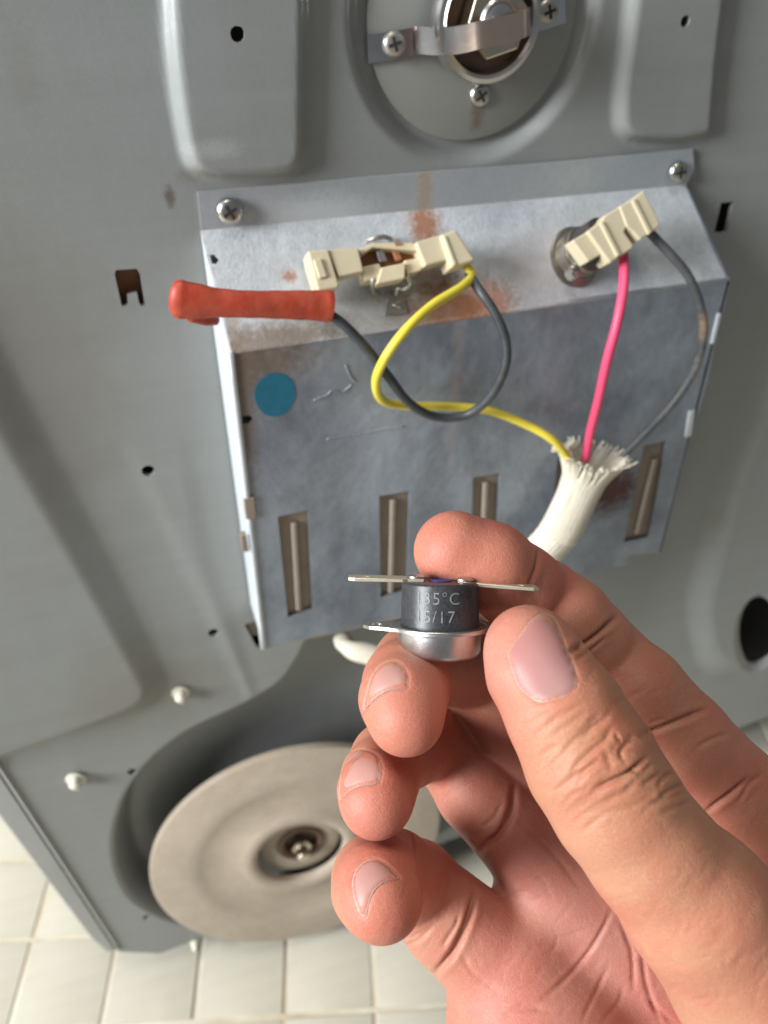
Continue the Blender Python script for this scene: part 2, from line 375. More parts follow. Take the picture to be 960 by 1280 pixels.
# returned flanges on the left and bottom edges
def skirt(ids, dx, dy, dz):
    base = len(PVl)
    for i in ids: p = PV[i]; PVl.append((p[0] + dx, p[1] + dy, p[2] + dz))
    for k_ in range(len(ids) - 1): Fl.append((int(ids[k_]), int(ids[k_ + 1]), base + k_ + 1, base + k_))
skirt(idx[:, 0], -.001, .022, 0); skirt(idx[-1, :], 0, .022, .002)
me = bpy.data.meshes.new('back_panel'); dl = np.array(dryer.location)
me.from_pydata([tuple(np.array(p) - dl) for p in PVl], [], Fl); me.update()
me.materials.append(M['panel']); me.shade_smooth(); me.set_sharp_from_angle(angle=math.radians(50))
bp_ = bpy.data.objects.new('back_panel', me); COL.objects.link(bp_); bp_.parent = dryer
# cabinet body behind the panel; its side frame shows left of the panel edge
def boxw(x0, x1, y0, y1, z0, z1): return prism([np.array(p, float) for p in ((x0, y0, z0), (x1, y0, z0), (x1, y0, z1), (x0, y0, z1))], np.array([0, y1 - y0, 0]))
def sidepoly(Y): return [onY(-60, 870, Y), onY(-60, 960, Y), onY(0, 1047, Y), onY(148, 1200, Y), onY(168, 1198, Y), onY(0, 975, Y)]
sl = [np.array([XL(HCAM + z_) - o_, .006, HCAM + z_]) for z_, o_ in ((.075, .019), (-.312, .0165), (-.49, .0125), (-.511, .0095))] + [np.array([-.052, .006, .0155]), np.array([-.062, .006, .030])] + [np.array([XL(HCAM + z_) + .006, .006, HCAM + z_]) for z_ in (-.49, -.312, .075)]
mk('side_frame', prism(sl, np.array([0, .3, 0])), M['frame_paint'], dryer, smooth=False, bevel=.0012)
ep = [PV[i] for i in idx[:, 0]]
mk('edge_seam', tube([p + np.array([-.0016, .0022, 0]) for p in ep[::8]], .0014, 8), M['dark'], dryer)
mk('edge_lip', tube([p + np.array([.0004, -.0002, 0]) for p in ep[::8]], .0010, 8), M['frame_paint'], dryer)
rb = boxw(-.05, .435, .040, .31, .085, HCAM + .07)
mk('inner_cavity', rb, M['dark'], dryer, smooth=False)
mk('base_tray', boxw(-.045, .46, .03, .31, .022, .05), M['dark'], dryer, smooth=False)
mk('foot', lathe([(.016, 0), (.016, .010), (.012, .0215)], (-.01, .07, .0035), (0, 0, 1), 20), M['dark'], dryer, auto=40)
# small notched tongue in the left slot, tan liner in the lower slot, pale plugs
def py_(px, py, out=.0): x, z = pl2(px, py); return np.array([x, panel_y(x, z) - out, z])
for (px, py, s) in ((226, 866, 8), (95, 973, 9), (244, 1178, 6)):
    c = py_(px, py); r = s * .36e-3
    pg = mk('plastic_plug', lathe([(r * 1.5, 0), (r * 1.45, .0008), (r, .0014), (r * .9, .004), (r * .5, .0052), (.0001, .0055)], c, (-.15, -1, -.1), 18), M['cap'], dryer, auto=40)
    mk('prong', prism([c + np.array([x * r, -.0045, z * r]) for x, z in ((-.2, -1.1), (.2, -1.1), (.2, 1.1), (-.2, 1.1))], np.array([0, .003, 0])), M['cap'], pg, smooth=False)
mk('slot_liner', prism([py_(*p) + np.array([0, .006, 0]) for p in [(140, 334), (176, 332), (184, 386), (150, 386)]], np.array([0, .0005, 0])), M['rustmetal'], dryer, smooth=False)
mk('slot_liner', prism([py_(*p) + np.array([0, .008, 0]) for p in [(900, 252), (920, 250), (912, 296), (890, 294)]], np.array([0, .0005, 0])), M['tan'], dryer, smooth=False)
mk('slot_tongue', prism([py_(*p, .0) + np.array([0, .003, 0]) for p in [(308, 784), (328, 778), (336, 800), (316, 802)]], np.array([0, .0012, 0])), M['fin'], dryer, smooth=False, bevel=.0004)

# ---------------------------------------------------------------- fan disc
fd = np.array([0.03998, -.44263 + HCAM, 0]); Rd = .0853; dc = np.array([.03998, -.008, HCAM - .44263])
Nl = np.array([.07680, -.09547, 1.]); Nl /= np.linalg.norm(Nl)      # in (right, up, into panel)
dN = np.array([-Nl[0], -Nl[2], -Nl[1]])
disc = thing('fan_disc', dc, 'round dusty beige disc with a central hub in the lower recess above the tiles', 'fan disc')
mk('rim', lathe([(.0255, -.0035), (.0255, .0003), (.0262, .0010), (.030, .0016), (.034, .0010), (.036, 0), (.058, .0002), (.062, .0012), (.066, .0004), (.0835, .0006), (.0851, .0001), (.0853, -.0012), (.0850, -.004), (.0800, -.0052), (.030, -.0052), (.0255, -.0035)], dc, dN, 128, cap=False), M['disc'], disc, auto=40)
mk('hub_plate', lathe([(.0238, -.0095), (.0238, -.0060), (.0225, -.0050), (.0140, -.0052), (.0136, -.0100)], dc + np.array([.0005, 0, .001]), dN, 96, cap=False), M['disc'], disc, auto=40)
mk('hub_well', lathe([(.0252, -.0110), (.0001, -.0112)], dc, dN, 64, cap=False), M['dark'], disc)
bo = mk('hub_socket', lathe([(.0142, -.0080), (.0138, -.0042), (.0120, -.0038), (.0100, -.0052), (.0095, -.0090), (.0001, -.0091)], dc + np.array([.001, -.0004, .002]), dN, 40, cap=False), M['brown_seal'], disc, auto=40)
mk('shaft_bolt', join(lathe([(.0036, -.009), (.0036, .0030), (.0028, .0040), (.0001, .0042)], dc + np.array([.001, 0, -.001]), dN, 20, cap=False), lathe([(.0060, -.009), (.0060, -.0030), (.0045, -.0022)], dc + np.array([.001, 0, -.001]), dN, 6)), M['nut'], disc, auto=35)

# ---------------------------------------------------------------- bearing with strap at the top
bC = np.array([bc[0], .0042, bc[1]])
bear = thing('shaft_bearing', bC, 'round grey bearing plate with ringed hub and hex nut, at the top edge', 'bearing plate')
mk('bearing_plate', lathe([(.0349, 0), (.0349, .0012), (.0346, .0014), (.010, .0015)], bC, (0, -1, 0), 128), mat('plate_paint', (.26, .265, .25), .36, 0, [(12, .4, (.21, .205, .185)), (90, .25, (.30, .30, .28))], rust=[(onY(601, 146, 0) - bC, (.0022, .01, .005), (.17, .12, .085), .8, 500), (onY(470, 90, 0) - bC, (.002, .01, .02), (.2, .18, .15), .4, 300)]), bear, auto=40)
hc = onY(603, 24, -.002); 
mk('outer_ring', lathe([(.0170, 0), (.0170, .0045), (.0165, .0060), (.0152, .0064), (.0142, .0058), (.0138, .0045), (.0137, .001)], hc, (0, -1, 0), 96, cap=False), M['steel'], bear, auto=40)
mk('rubber_seal', lathe([(.01375, .0), (.01375, .0026), (.0118, .0032), (.0001, .0030)], hc, (0, -1, 0), 64, cap=False), M['brown_seal'], bear, auto=40)
hn = hc + np.array([.0003, -.0032, .0005])
hx = [hn + (YH * math.cos(t) + ZH * math.sin(t)) * .0104 for t in np.linspace(0, 2 * math.pi, 7)[:-1] + .25]
mk('hex_nut', prism([p + YN * .0075 for p in hx], -YN * .0075), M['nut'], bear, smooth=False, bevel=.0007)
mk('shaft_end', lathe([(.0060, .006), (.0060, .0078), (.0054, .0084), (.0046, .0080), (.0044, .0088), (.0034, .0094), (.0001, .0096)], hn, (0, -1, 0), 40), M['steel'], bear, auto=40)
st = thing('clamp_strap', onY(585, 45, -.01), 'shiny arched metal strap screwed across the bearing hub', 'strap')
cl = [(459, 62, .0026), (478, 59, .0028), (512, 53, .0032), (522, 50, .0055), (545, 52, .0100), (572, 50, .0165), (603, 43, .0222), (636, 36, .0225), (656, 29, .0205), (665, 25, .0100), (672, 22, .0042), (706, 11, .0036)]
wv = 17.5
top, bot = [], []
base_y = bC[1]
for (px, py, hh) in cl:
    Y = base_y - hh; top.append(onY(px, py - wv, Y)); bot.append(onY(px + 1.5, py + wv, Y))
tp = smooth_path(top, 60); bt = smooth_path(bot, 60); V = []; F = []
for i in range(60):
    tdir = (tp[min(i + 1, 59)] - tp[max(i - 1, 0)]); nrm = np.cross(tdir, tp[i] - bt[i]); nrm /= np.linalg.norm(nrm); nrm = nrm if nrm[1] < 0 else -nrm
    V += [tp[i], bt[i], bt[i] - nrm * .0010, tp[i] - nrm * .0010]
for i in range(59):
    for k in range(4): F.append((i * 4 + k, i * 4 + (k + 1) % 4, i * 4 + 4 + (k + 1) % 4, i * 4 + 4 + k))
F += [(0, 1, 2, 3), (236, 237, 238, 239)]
mk('strap_band', (V, F), mat('strap_steel', (.66, .66, .66), .20, 1, [(120, .5, (.45, .45, .46))], (300, .05, .0006), rust=[(onY(628, 45, base_y - .018) - np.array(st.location), (.011, .02, .012), (.90, .58, .42), .6, 60), (onY(505, 55, base_y - .003) - np.array(st.location), (.003, .02, .008), (.50, .27, .17), .7, 90)], keep_metal=True), st, auto=40)  # warm copper patches paint a reflection into the strap colour
screw(onY(492, 55, base_y - .0030), (-.1, -1, .1), .0036, st, m_=M['bracket'])
screw(onY(684, 14, base_y - .0038), (0, -1, 0), .0036, st, m_=M['bracket'])
s1 = screw(onY(599, 119, base_y - .0014), (0, -1, 0), .0037, bear, spin=.6)

# ---------------------------------------------------------------- heater cover
HB = .0235
T1, T2 = onY(252, 288, -.0012), onY(858, 231, -.0012)
B1, B2 = onY(290, 441, -HB), onY(912, 350, -HB)
sx_ = (T2 - T1); sx_ /= np.linalg.norm(sx_); sy_ = ((B1 + B2) - (T1 + T2)) / 2; sy_ -= sx_ * (sy_ @ sx_); sl_len = np.linalg.norm(sy_); sy_ /= sl_len
sn_ = np.cross(sx_, sy_); sn_ = sn_ if sn_[1] < 0 else -sn_
SO = (T1 + T2 + B1 + B2) / 4
def S(px, py, w_=0.0): return onplane(px, py, SO, sn_, w_)        # on / above the sloped face
def Fr(px, py, w_=0.0): return onY(px, py, -HB - w_)              # on / above the front face
cover = thing('heater_cover', (T1 + B2) / 2, 'galvanised steel heater cover with sloped top, rust stains and a teal dot', 'heater cover')
r1, r2, r3 = (.29, .11, .042), (.20, .095, .05), (.10, .045, .035)
M['galv'] = mat('galvanised_slope_lit', (.66, .70, .735), .40, .35, [(300, .5, (.38, .415, .45)), (900, .5, (.80, .83, .86)), (45, .45, (.40, .42, .43))], [(900, .3, .0005), (60, .3, .0012)],  # slope's light from above is put into a paler base colour
    rust=[(S(531, 280) - np.array(cover.location), (.006, .006, .009), r1, .9, 500), (S(565, 385) - np.array(cover.location), (.018, .01, .0095), r1, .95, 420), (S(548, 400) - np.array(cover.location), (.008, .008, .006), r2, .8, 500),
          (S(615, 378) - np.array(cover.location), (.009, .008, .007), r1, .8, 500), (S(540, 330) - np.array(cover.location), (.007, .01, .012), r2, .5, 400),
          (S(350, 425) - np.array(cover.location), (.026, .006, .006), (.17, .115, .07), .8, 380), (S(285, 420) - np.array(cover.location), (.006, .006, .02), (.2, .14, .09), .6, 450), (S(362, 345) - np.array(cover.location), (.0025, .003, .002), r1, .8, 700), (S(680, 335) - np.array(cover.location), (.022, .012, .012), (.40, .33, .31), .5, 120),
          (S(470, 395) - np.array(cover.location), (.02, .009, .009), (.34, .30, .26), .5, 200)])
M['galvf'] = mat('galvanised_front_shaded', (.215, .25, .30), .45, .35, [(70, .5, (.27, .30, .345)), (500, .35, (.16, .18, .21)), (1300, .3, (.40, .43, .47)), (17, .6, (.34, .385, .45)), (27, .7, (.10, .12, .155)), ((160, 20, 12), .2, (.33, .355, .39))], [(22, .8, .004), (90, .25, .0012), (1000, .12, .0003)],  # same sheet as the slope, its shade put into a darker base
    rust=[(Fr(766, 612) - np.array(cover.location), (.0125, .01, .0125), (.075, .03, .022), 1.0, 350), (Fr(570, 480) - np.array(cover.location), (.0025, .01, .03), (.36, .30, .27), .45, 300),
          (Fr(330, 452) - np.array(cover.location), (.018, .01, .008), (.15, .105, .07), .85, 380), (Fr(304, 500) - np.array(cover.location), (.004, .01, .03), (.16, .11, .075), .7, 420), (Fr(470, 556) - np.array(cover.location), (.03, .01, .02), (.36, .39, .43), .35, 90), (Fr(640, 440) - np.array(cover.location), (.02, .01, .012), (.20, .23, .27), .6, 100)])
M['galvs'] = mat('galvanised_side_lit', (.62, .66, .70), .42, .3, [(300, .4, (.45, .47, .48))], [(400, .15, .0006)])  # same sheet, light from the left put into a pale base
M['galvt'] = mat('galvanised_flange', (.42, .45, .475), .42, .35, [(420, .35, (.31, .335, .36)), (1400, .2, (.44, .47, .50))], [(1100, .12, .0004), (40, .2, .001)],  # same sheet, base tone between the lit slope and shaded front
    rust=[(onY(529, 240, 0) - np.array(cover.location), (.0028, .01, .014), (.33, .24, .15), .7, 500), (onY(395, 268, 0) - np.array(cover.location), (.02, .01, .006), (.55, .56, .56), .5, 900)])
o0 = onY(500, 250, -.0012)
fl_o = [(247, 240), (400, 227), (560, 213), (720, 201), (866, 186), (868, 212), (858, 231), (252, 288)]
mk('top_flange', sheet([proj(onY(*p, -.0012), o0, YH, ZH) for p in fl_o], [], o0, YH, ZH, YN, .0010), M['galvt'], cover, auto=30)
# sloped face, with small pierced notches at its left edge
o1 = SO
sf = [(252, 288), (858, 231), (872, 262), (878, 262), (913, 349), (290, 441), (283, 408), (280, 380), (276, 360)]
def Sp(px, py): return proj(S(px, py), o1, sx_, sy_)
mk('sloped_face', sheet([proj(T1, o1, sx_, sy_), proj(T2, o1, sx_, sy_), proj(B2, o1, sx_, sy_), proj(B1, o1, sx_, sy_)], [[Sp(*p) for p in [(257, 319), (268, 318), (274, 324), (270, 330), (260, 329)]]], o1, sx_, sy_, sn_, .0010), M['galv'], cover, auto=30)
# front face with pressed slots
BLc, BRc = Fr(331, 809), Fr(826, 691)
o2 = Fr(600, 560)
fo_px = [(290, 441), (912, 350), (905, 385), (902, 392), (893, 430), (886, 470), (870, 528), (862, 546), (853, 580), (826, 690), (786, 694), (784, 706), (690, 728), (600, 750), (470, 778), (331, 809)]
sl_px = [[(347, 646), (385, 638), (391, 762), (360, 772)], [(474, 620), (512, 614), (508, 738), (476, 747)], [(591, 597), (625, 591), (618, 714), (588, 722)], [(697, 575), (730, 570), (716, 684), (686, 692)], [(805, 557), (833, 551), (811, 672), (780, 678)]]
fh = [[proj(Fr(*p), o2, YH, ZH) for p in s] for s in sl_px] + [[proj(Fr(*p), o2, YH, ZH) for p in [(302, 521), (312, 519), (317, 524), (312, 529), (303, 530)]]]
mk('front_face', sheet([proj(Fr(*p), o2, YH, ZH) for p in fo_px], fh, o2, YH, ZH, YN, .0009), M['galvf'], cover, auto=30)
# folded edges
for nm, (a, b) in {'fold_edge': (B1, B2), }.items():
    pass
mk('upper_fold', tube([B1 + np.array([0, .0009, 0]), (B1 + B2) / 2 + np.array([0, .0009, 0]), B2 + np.array([0, .0009, 0])], .0010, 10), M['galv'], cover)
# left side wall: from the panel to the front edge
Tp1 = T1 + np.array([0, .0, 0]); BLb = np.array([BLc[0] - .0005, -.0006, BLc[2] + .004])
sd = [Tp1, B1, BLc, BLb]
mk('side_wall', prism([p + np.array([-.0004, 0, 0]) for p in sd], np.array([.0010, 0, 0])), M['galvs'], cover, smooth=False)
BRb = np.array([BRc[0], -.0006, BRc[2]]); 
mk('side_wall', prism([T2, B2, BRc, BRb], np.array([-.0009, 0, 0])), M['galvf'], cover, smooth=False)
# hemmed front-left edge in the lit side tone, and bottom lip
ed = [B1 + np.array([-.0006, .0002, 0]), Fr(311, 625) + np.array([-.0006, .0002, 0]), BLc + np.array([-.0006, .0002, 0])]
mk('left_hem', tube(smooth_path(ed, 12), .0013, 10), M['galvs'], cover)
lip = [Fr(331, 809), Fr(470, 778), Fr(600, 750), Fr(690, 728)]
lipb = [p + np.array([0, .020, .003]) for p in lip]
V = lip + lipb; V2 = [p + np.array([0, 0, -.0008]) for p in V]
mk('bottom_lip', (V + V2, [(0, 1, 5, 4), (1, 2, 6, 5), (2, 3, 7, 6), (8, 9, 13, 12), (9, 10, 14, 13), (10, 11, 15, 14), (0, 1, 9, 8), (1, 2, 10, 9), (2, 3, 11, 10), (0, 4, 12, 8), (3, 7, 15, 11)]), M['fin'], cover, smooth=False)
for (a, b, c, d_) in (((305, 624), (318, 622), (321, 648), (308, 650)), ((301, 670), (308, 669), (311, 690), (304, 690))):
    mk('side_clip', prism([Fr(*q, .0012) for q in (a, b, c, d_)], np.array([0, .003, 0])), M['tan'], cover, smooth=False, bevel=.0003)
for q in ([(898, 392), (902, 392), (893, 430), (889, 430)], [(862, 515), (869, 513), (864, 545), (857, 547)]):
    mk('side_clip', prism([Fr(*p_, .0008) for p_ in q], np.array([0, .003, 0])), M['galvs'], cover, smooth=False, bevel=.0002)
# slot backs and fins
fins = [((368, 655), (374, 764)), ((492, 626), (489, 742)), ((608, 604), (603, 716)), ((712, 580), (699, 688)), ((820, 575), (797, 668))]
for s, (fa, fb) in zip(sl_px, fins):
    cx_ = sum(p[0] for p in s) / 4; cy_ = sum(p[1] for p in s) / 4
    big = [(cx_ + (p[0] - cx_) * 1.25, cy_ + (p[1] - cy_) * 1.12) for p in s]
    sb = mk('slot_back', prism([onY(*p, -HB + .0018) for p in big], np.array([0, .0008, 0])), M['tan'], cover, smooth=False)
    pa, pb = onY(*fa, -HB - .0002), onY(*fb, -HB - .0002); wx = .0011
    q = [pa + YH * -wx, pa + YH * wx, pb + YH * wx, pb + YH * -wx]
    mk('slot_fin', prism(q, np.array([0, .0020, 0])), M['fin'], sb, smooth=False, bevel=.0006)
# scribed wrinkle lines, raised beads on the front
def bead(pts, r, parent, mt, name='crease'):
    mk(name, tube(smooth_path([Fr(*p, -.00005) for p in pts], 30), r, 6), mt, parent)
bead([(408, 549), (430, 545), (455, 541), (480, 536), (505, 533)], .00035, cover, M['galvf'])
bead([(392, 500), (408, 494), (415, 488), (428, 490), (440, 480)], .0004, cover, M['galvf'])
bead([(432, 456), (438, 470), (444, 476)], .0004, cover, M['galvf'])
screw(onY(287, 264, -.0022), (-.05, -1, .1), .0042, cover, spin=.5)
screw(onY(847, 215, -.0022), (0, -1, .1), .0038, cover, spin=.1)
td = Fr(344, 494, .0002)
dot = mk('paint_dot', sheet([(.0069 * math.cos(t) * (1 + .03 * math.sin(3 * t)), .0082 * math.sin(t)) for t in np.linspace(0, 2 * math.pi, 41)[:-1]], [], td, YH, ZH, YN, .00015), M['teal'], cover, auto=30)
dot['label'] = 'round teal paint dot'

# ---------------------------------------------------------------- connectors on the sloped face
def blk(pts, w_, th, scale=None, off=(0, 0)):
    """block: outline seen at height w_ above the slope, th thick down the slope normal"""
    if scale: pts = [(off[0] + x * scale, off[1] + y * scale) for x, y in pts]
    return prism([S(px, py, w_) for px, py in pts], -sn_ * th)
c6 = dict(scale=.2604, off=(370, 270)); c7 = dict(scale=.2292, off=(680, 230))
fuse = thing('thermal_fuse', S(485, 350, 0), 'cream ceramic thermal fuse with open rusty middle, clipped to the slope by a steel bracket', 'thermal fuse')
FW = .0105
mk('wall', blk([(296, 162), (375, 128), (560, 128), (590, 150), (580, 168), (370, 150), (318, 185)], FW, .006, **c6), M['ceramic'], fuse, smooth=False, bevel=.0003)
mk('wall', blk([(318, 243), (400, 226), (412, 250), (395, 305), (330, 312)], FW - .0008, .0068, **c6), M['ceramic'], fuse, smooth=False, bevel=.0004)
mk('wall', blk([(520, 212), (598, 200), (612, 240), (600, 262), (534, 282)], FW - .0008, .0068, **c6), M['ceramic'], fuse, smooth=False, bevel=.0004)
mk('clasp', blk([(410, 246), (528, 222), (524, 300), (386, 328)], FW + .0006, .0062, **c6), M['ceramic'], fuse, smooth=False, bevel=.0005)
mk('base', blk([(300, 170), (580, 140), (610, 262), (322, 310)], FW - .0042, .0045, **c6), M['rustmetal'], fuse, smooth=False, bevel=.0003)
mk('contact', blk([(385, 165), (418, 160), (440, 215), (402, 222)], FW - .0012, .004, **c6), M['bracket'], fuse, smooth=False, bevel=.0003)
mk('contact', blk([(462, 160), (490, 156), (512, 208), (482, 214)], FW - .0016, .004, **c6), M['rustmetal'], fuse, smooth=False, bevel=.0003)
mk('rust_flake', blk([(470, 128), (500, 124), (512, 138), (480, 142)], FW + .0003, .001, **c6), M['rustmetal'], fuse, smooth=False)
mk('mounting_plate', prism([S(370 + x * .2604, 270 + y * .2604, .0009) for x, y in [(420, 370), (520, 345), (516, 395), (536, 465), (425, 478), (440, 400)]], -sn_ * .0009), M['bracket'], fuse, smooth=False, bevel=.0002)
def wireS(pts, r, mt, parent, name, sc_=.2604, of=(370, 270), flat=1):
    return mk(name, tube(smooth_path([S(of[0] + x * sc_, of[1] + y * sc_, h) for x, y, h in pts], 36), r, 10, flat), M[mt], parent)
wireS([(372, 295, .0095), (366, 325, .0085), (375, 365, .004), (400, 375, .0012)], .0007, 'bracket', fuse, 'spring_clip')
wireS([(535, 285, .0095), (548, 325, .0075), (520, 350, .005), (490, 345, .004), (480, 380, .0015)], .0008, 'bracket', fuse, 'spring_clip')
wireS([(500, 410, .0012), (470, 425, .0022), (500, 440, .0012)], .0005, 'steel', fuse, 'weld_bead')
wireS([(340, 118, .001), (370, 108, .004), (420, 100, .004), (455, 110, .001)], .0008, 'bracket', fuse, 'spring_clip')

ch1 = thing('plug_housing', S(410, 335, .01), 'cream plastic plug on the left end of the thermal fuse, beside the red cap', 'plug')
mk('sleeve_block', blk([(152, 158), (300, 152), (326, 266), (208, 292)], .0125, .0062, **c6), M['cream'], ch1, smooth=False, bevel=.0005)
mk('end_block', blk([(55, 166), (156, 157), (208, 330), (205, 345), (108, 362), (90, 300)], .0132, .0092, **c6), M['cream'], ch1, smooth=False, bevel=.0006)
mk('latch', blk([(84, 208), (122, 202), (152, 292), (112, 300)], .0140, .002, **c6), M['cream'], ch1, smooth=False, bevel=.0004)
ch2 = thing('plug_housing', S(560, 315, .01), 'cream plastic plug on the right end of the thermal fuse, where the yellow wire enters', 'plug')
mk('sleeve_block', blk([(575, 124), (697, 88), (742, 205), (622, 240)], .0125, .0070, **c6), M['cream'], ch2, smooth=False, bevel=.0005)
mk('end_block', blk([(695, 88), (768, 64), (862, 212), (748, 250)], .0145, .0090, **c6), M['cream'], ch2, smooth=False, bevel=.0007)
mk('latch', blk([(706, 96), (722, 92), (775, 232), (756, 238)], .0150, .002, **c6), M['cream'], ch2, smooth=False, bevel=.0004)

# thermostat mounted on the slope
thc = S(716, 322, 0); tth = thing('mounted_thermostat', thc, 'round metal and black thermostat fixed to the sloped cover under a stepped cream plug', 'thermostat')
tn = sn_ + YH * .30 + ZH * .15; tn /= np.linalg.norm(tn)
mk('mounting_ring', lathe([(.0094, .0), (.0094, .0010), (.0086, .0014)], S(717, 322, 0), sn_, 64, 1.0, 1.15), M['cupold'], tth, auto=40)
mk('metal_cup', lathe([(.0093, 0), (.0095, .0030), (.0100, .0034), (.0100, .0044), (.0093, .0048), (.0093, .0060), (.0098, .0064), (.0098, .0072), (.0085, .0076)], thc, tn, 64, .86, .86), M['cupold'], tth, auto=40)
mk('black_body', lathe([(.0084, .0070), (.0084, .0150), (.0078, .0156), (.0001, .0157)], thc, tn, 64, .92, .92), M['blackold'], tth, auto=40)
tb = S(712, 344, .004); mk('rivet', lathe([(.0024, 0), (.0024, .0030), (.0016, .0037), (.0001, .0039)], tb, tn, 20), M['steel'], tth, auto=40)
ch3 = thing('stepped_plug', S(770, 285, .018), 'stepped cream plastic plug tilted over the mounted thermostat, pink and grey wires leaving it', 'plug')
mk('step_block', blk([(156, 306), (240, 257), (318, 382), (242, 426)], .0175, .0060, **c7), M['cream'], ch3, smooth=False, bevel=.0005)
mk('body_block', blk([(238, 258), (312, 200), (332, 170), (412, 122), (452, 232), (440, 262), (488, 330), (486, 350), (362, 432)], .0190, .0075, **c7), M['cream'], ch3, smooth=False, bevel=.0006)
mk('rib', blk([(306, 212), (326, 200), (420, 385), (400, 396)], .0198, .0012, **c7), M['cream'], ch3, smooth=False, bevel=.0004)
mk('end_block', blk([(411, 122), (488, 76), (545, 32), (636, 214), (622, 240), (526, 306), (488, 262), (452, 232)], .0195, .0080, **c7), M['cream'], ch3, smooth=False, bevel=.0006)
mk('rib', blk([(480, 90), (500, 78), (592, 262), (572, 276)], .0202, .0012, **c7), M['cream'], ch3, smooth=False, bevel=.0004)
mk('latch', blk([(448, 250), (476, 245), (500, 290), (474, 296)], .0150, .002, **c7), M['bracket'], ch3, smooth=False, bevel=.0004)

# ---------------------------------------------------------------- wires and red cap
def wire(name, pts, r, mt, label):
    path = smooth_path([onY(px, py, Y) for px, py, Y in pts], 110)
    o = mk(name, tube(path, r, 14), mt, loc=path[0]); tag(o, label, 'wire'); return o
def sY(px, py, w_): return S(px, py, w_)[1]
yl = wire('wire', [(583, 332, sY(583, 332, .009)), (590, 345, sY(590, 345, .009)), (577, 359, -.030), (540, 382, -.036), (505, 415, -.042), (480, 450, -.042), (470, 478, -.038), (478, 500, -.033), (505, 507, -.029), (560, 508, -.028), (610, 513, -.030), (660, 532, -.034), (692, 551, -.038), (712, 575, -.038)],
     .00155, M['yellow'], 'yellow wire looping from the fuse plug down into the white sleeve')
wire('wire', [(400, 388, -.034), (425, 402, -.035), (455, 432, -.037), (485, 470, -.037), (512, 504, -.035), (545, 521, -.033), (582, 519, -.035), (612, 497, -.040), (631, 460, -.042), (632, 425, -.040), (618, 390, -.036), (600, 364, -.031), (586, 342, sY(586, 342, .0075))],
     .0016, M['charcoal'], 'dark charcoal wire looping from the red cap across the yellow wire')
wire('wire', [(778, 312, sY(778, 312, .014)), (780, 330, -.030), (779, 362, -.037), (771, 405, -.042), (759, 450, -.043), (748, 500, -.041), (738, 540, -.038), (732, 575, -.037)],
     .0017, M['pink'], 'bright pink wire running from the stepped plug down into the white sleeve')
grm = mat('weathered_wire', (.05, .055, .058), .5, 0, (150, .6, (.11, .11, .105)), rust=[(onY(877, 400, -.035) - onY(812, 290, sY(812, 290, .015)), (.003, .01, .006), (.34, .22, .11), .6, 500), (onY(872, 455, -.035) - onY(812, 290, sY(812, 290, .015)), (.003, .01, .010), (.26, .22, .16), .6, 500)])
wire('wire', [(812, 290, sY(812, 290, .015)), (822, 301, -.026), (842, 322, -.030), (862, 348, -.033), (876, 385, -.036), (879, 420, -.037), (868, 462, -.037), (842, 503, -.036), (808, 540, -.036), (782, 566, -.036), (762, 590, -.035)],
     .0016, grm, 'weathered dark grey wire bowing out on the right from the stepped plug to the sleeve')
# red cap: flattened tube, closed and swollen at its free end
rp = smooth_path([onY(px, py, Y) for px, py, Y in [(213, 372, -.031), (222, 374, -.032), (250, 377, -.033), (300, 380, -.034), (350, 381, -.034), (395, 382, -.034), (414, 383, -.034)]], 60)
tt = np.linspace(0, 1, 60)
ra = np.interp(tt, [0, .012, .03, .07, .16, .3, .5, .75, .93, .97, 1], [.0010, .0034, .0052, .0058, .0052, .0043, .0042, .0044, .0047, .0050, .0049])
T = np.gradient(rp, axis=0); T /= np.linalg.norm(T, axis=1)[:, None]; V = []; F = []; NS = 28
for j in range(60):
    b = np.array([0, -1, 0.]) - T[j] * (np.array([0, -1, 0.]) @ T[j]); b /= np.linalg.norm(b); a = np.cross(T[j], b); fl_ = np.interp(tt[j], [0, .1, .4, 1], [.62, .55, .62, .72])
    for i in range(NS):
        t = 2 * math.pi * i / NS; wob = 1 + .012 * math.sin(7 * tt[j] * 6 + 2 * t) + .02 * math.sin(2 * t + 9 * tt[j]); V.append(rp[j] + ra[j] * wob * (a * math.cos(t) + b * math.sin(t) * fl_))
for j in range(59):
    for i in range(NS): F.append((j * NS + i, j * NS + (i + 1) % NS, j * NS + NS + (i + 1) % NS, j * NS + NS + i))
k0 = len(V); V += [rp[59] - T[59] * .004]; F += [(59 * NS + i, 59 * NS + (i + 1) % NS, k0) for i in range(NS)]; F.append(tuple(range(NS)))
rc = mk('vinyl_tube', (V, F), M['red_cap'], loc=rp[30], auto=60); tag(rc, 'long red vinyl cap with swollen closed end, sticking out left over the cover edge', 'vinyl tube')
mk('tail_tab', tube(smooth_path([onY(240, 388, -.031), onY(262, 397, -.029), onY(272, 402, -.026)], 12), [.0035, .0028, .0012], 12, .5), M['red_cap'], rc)

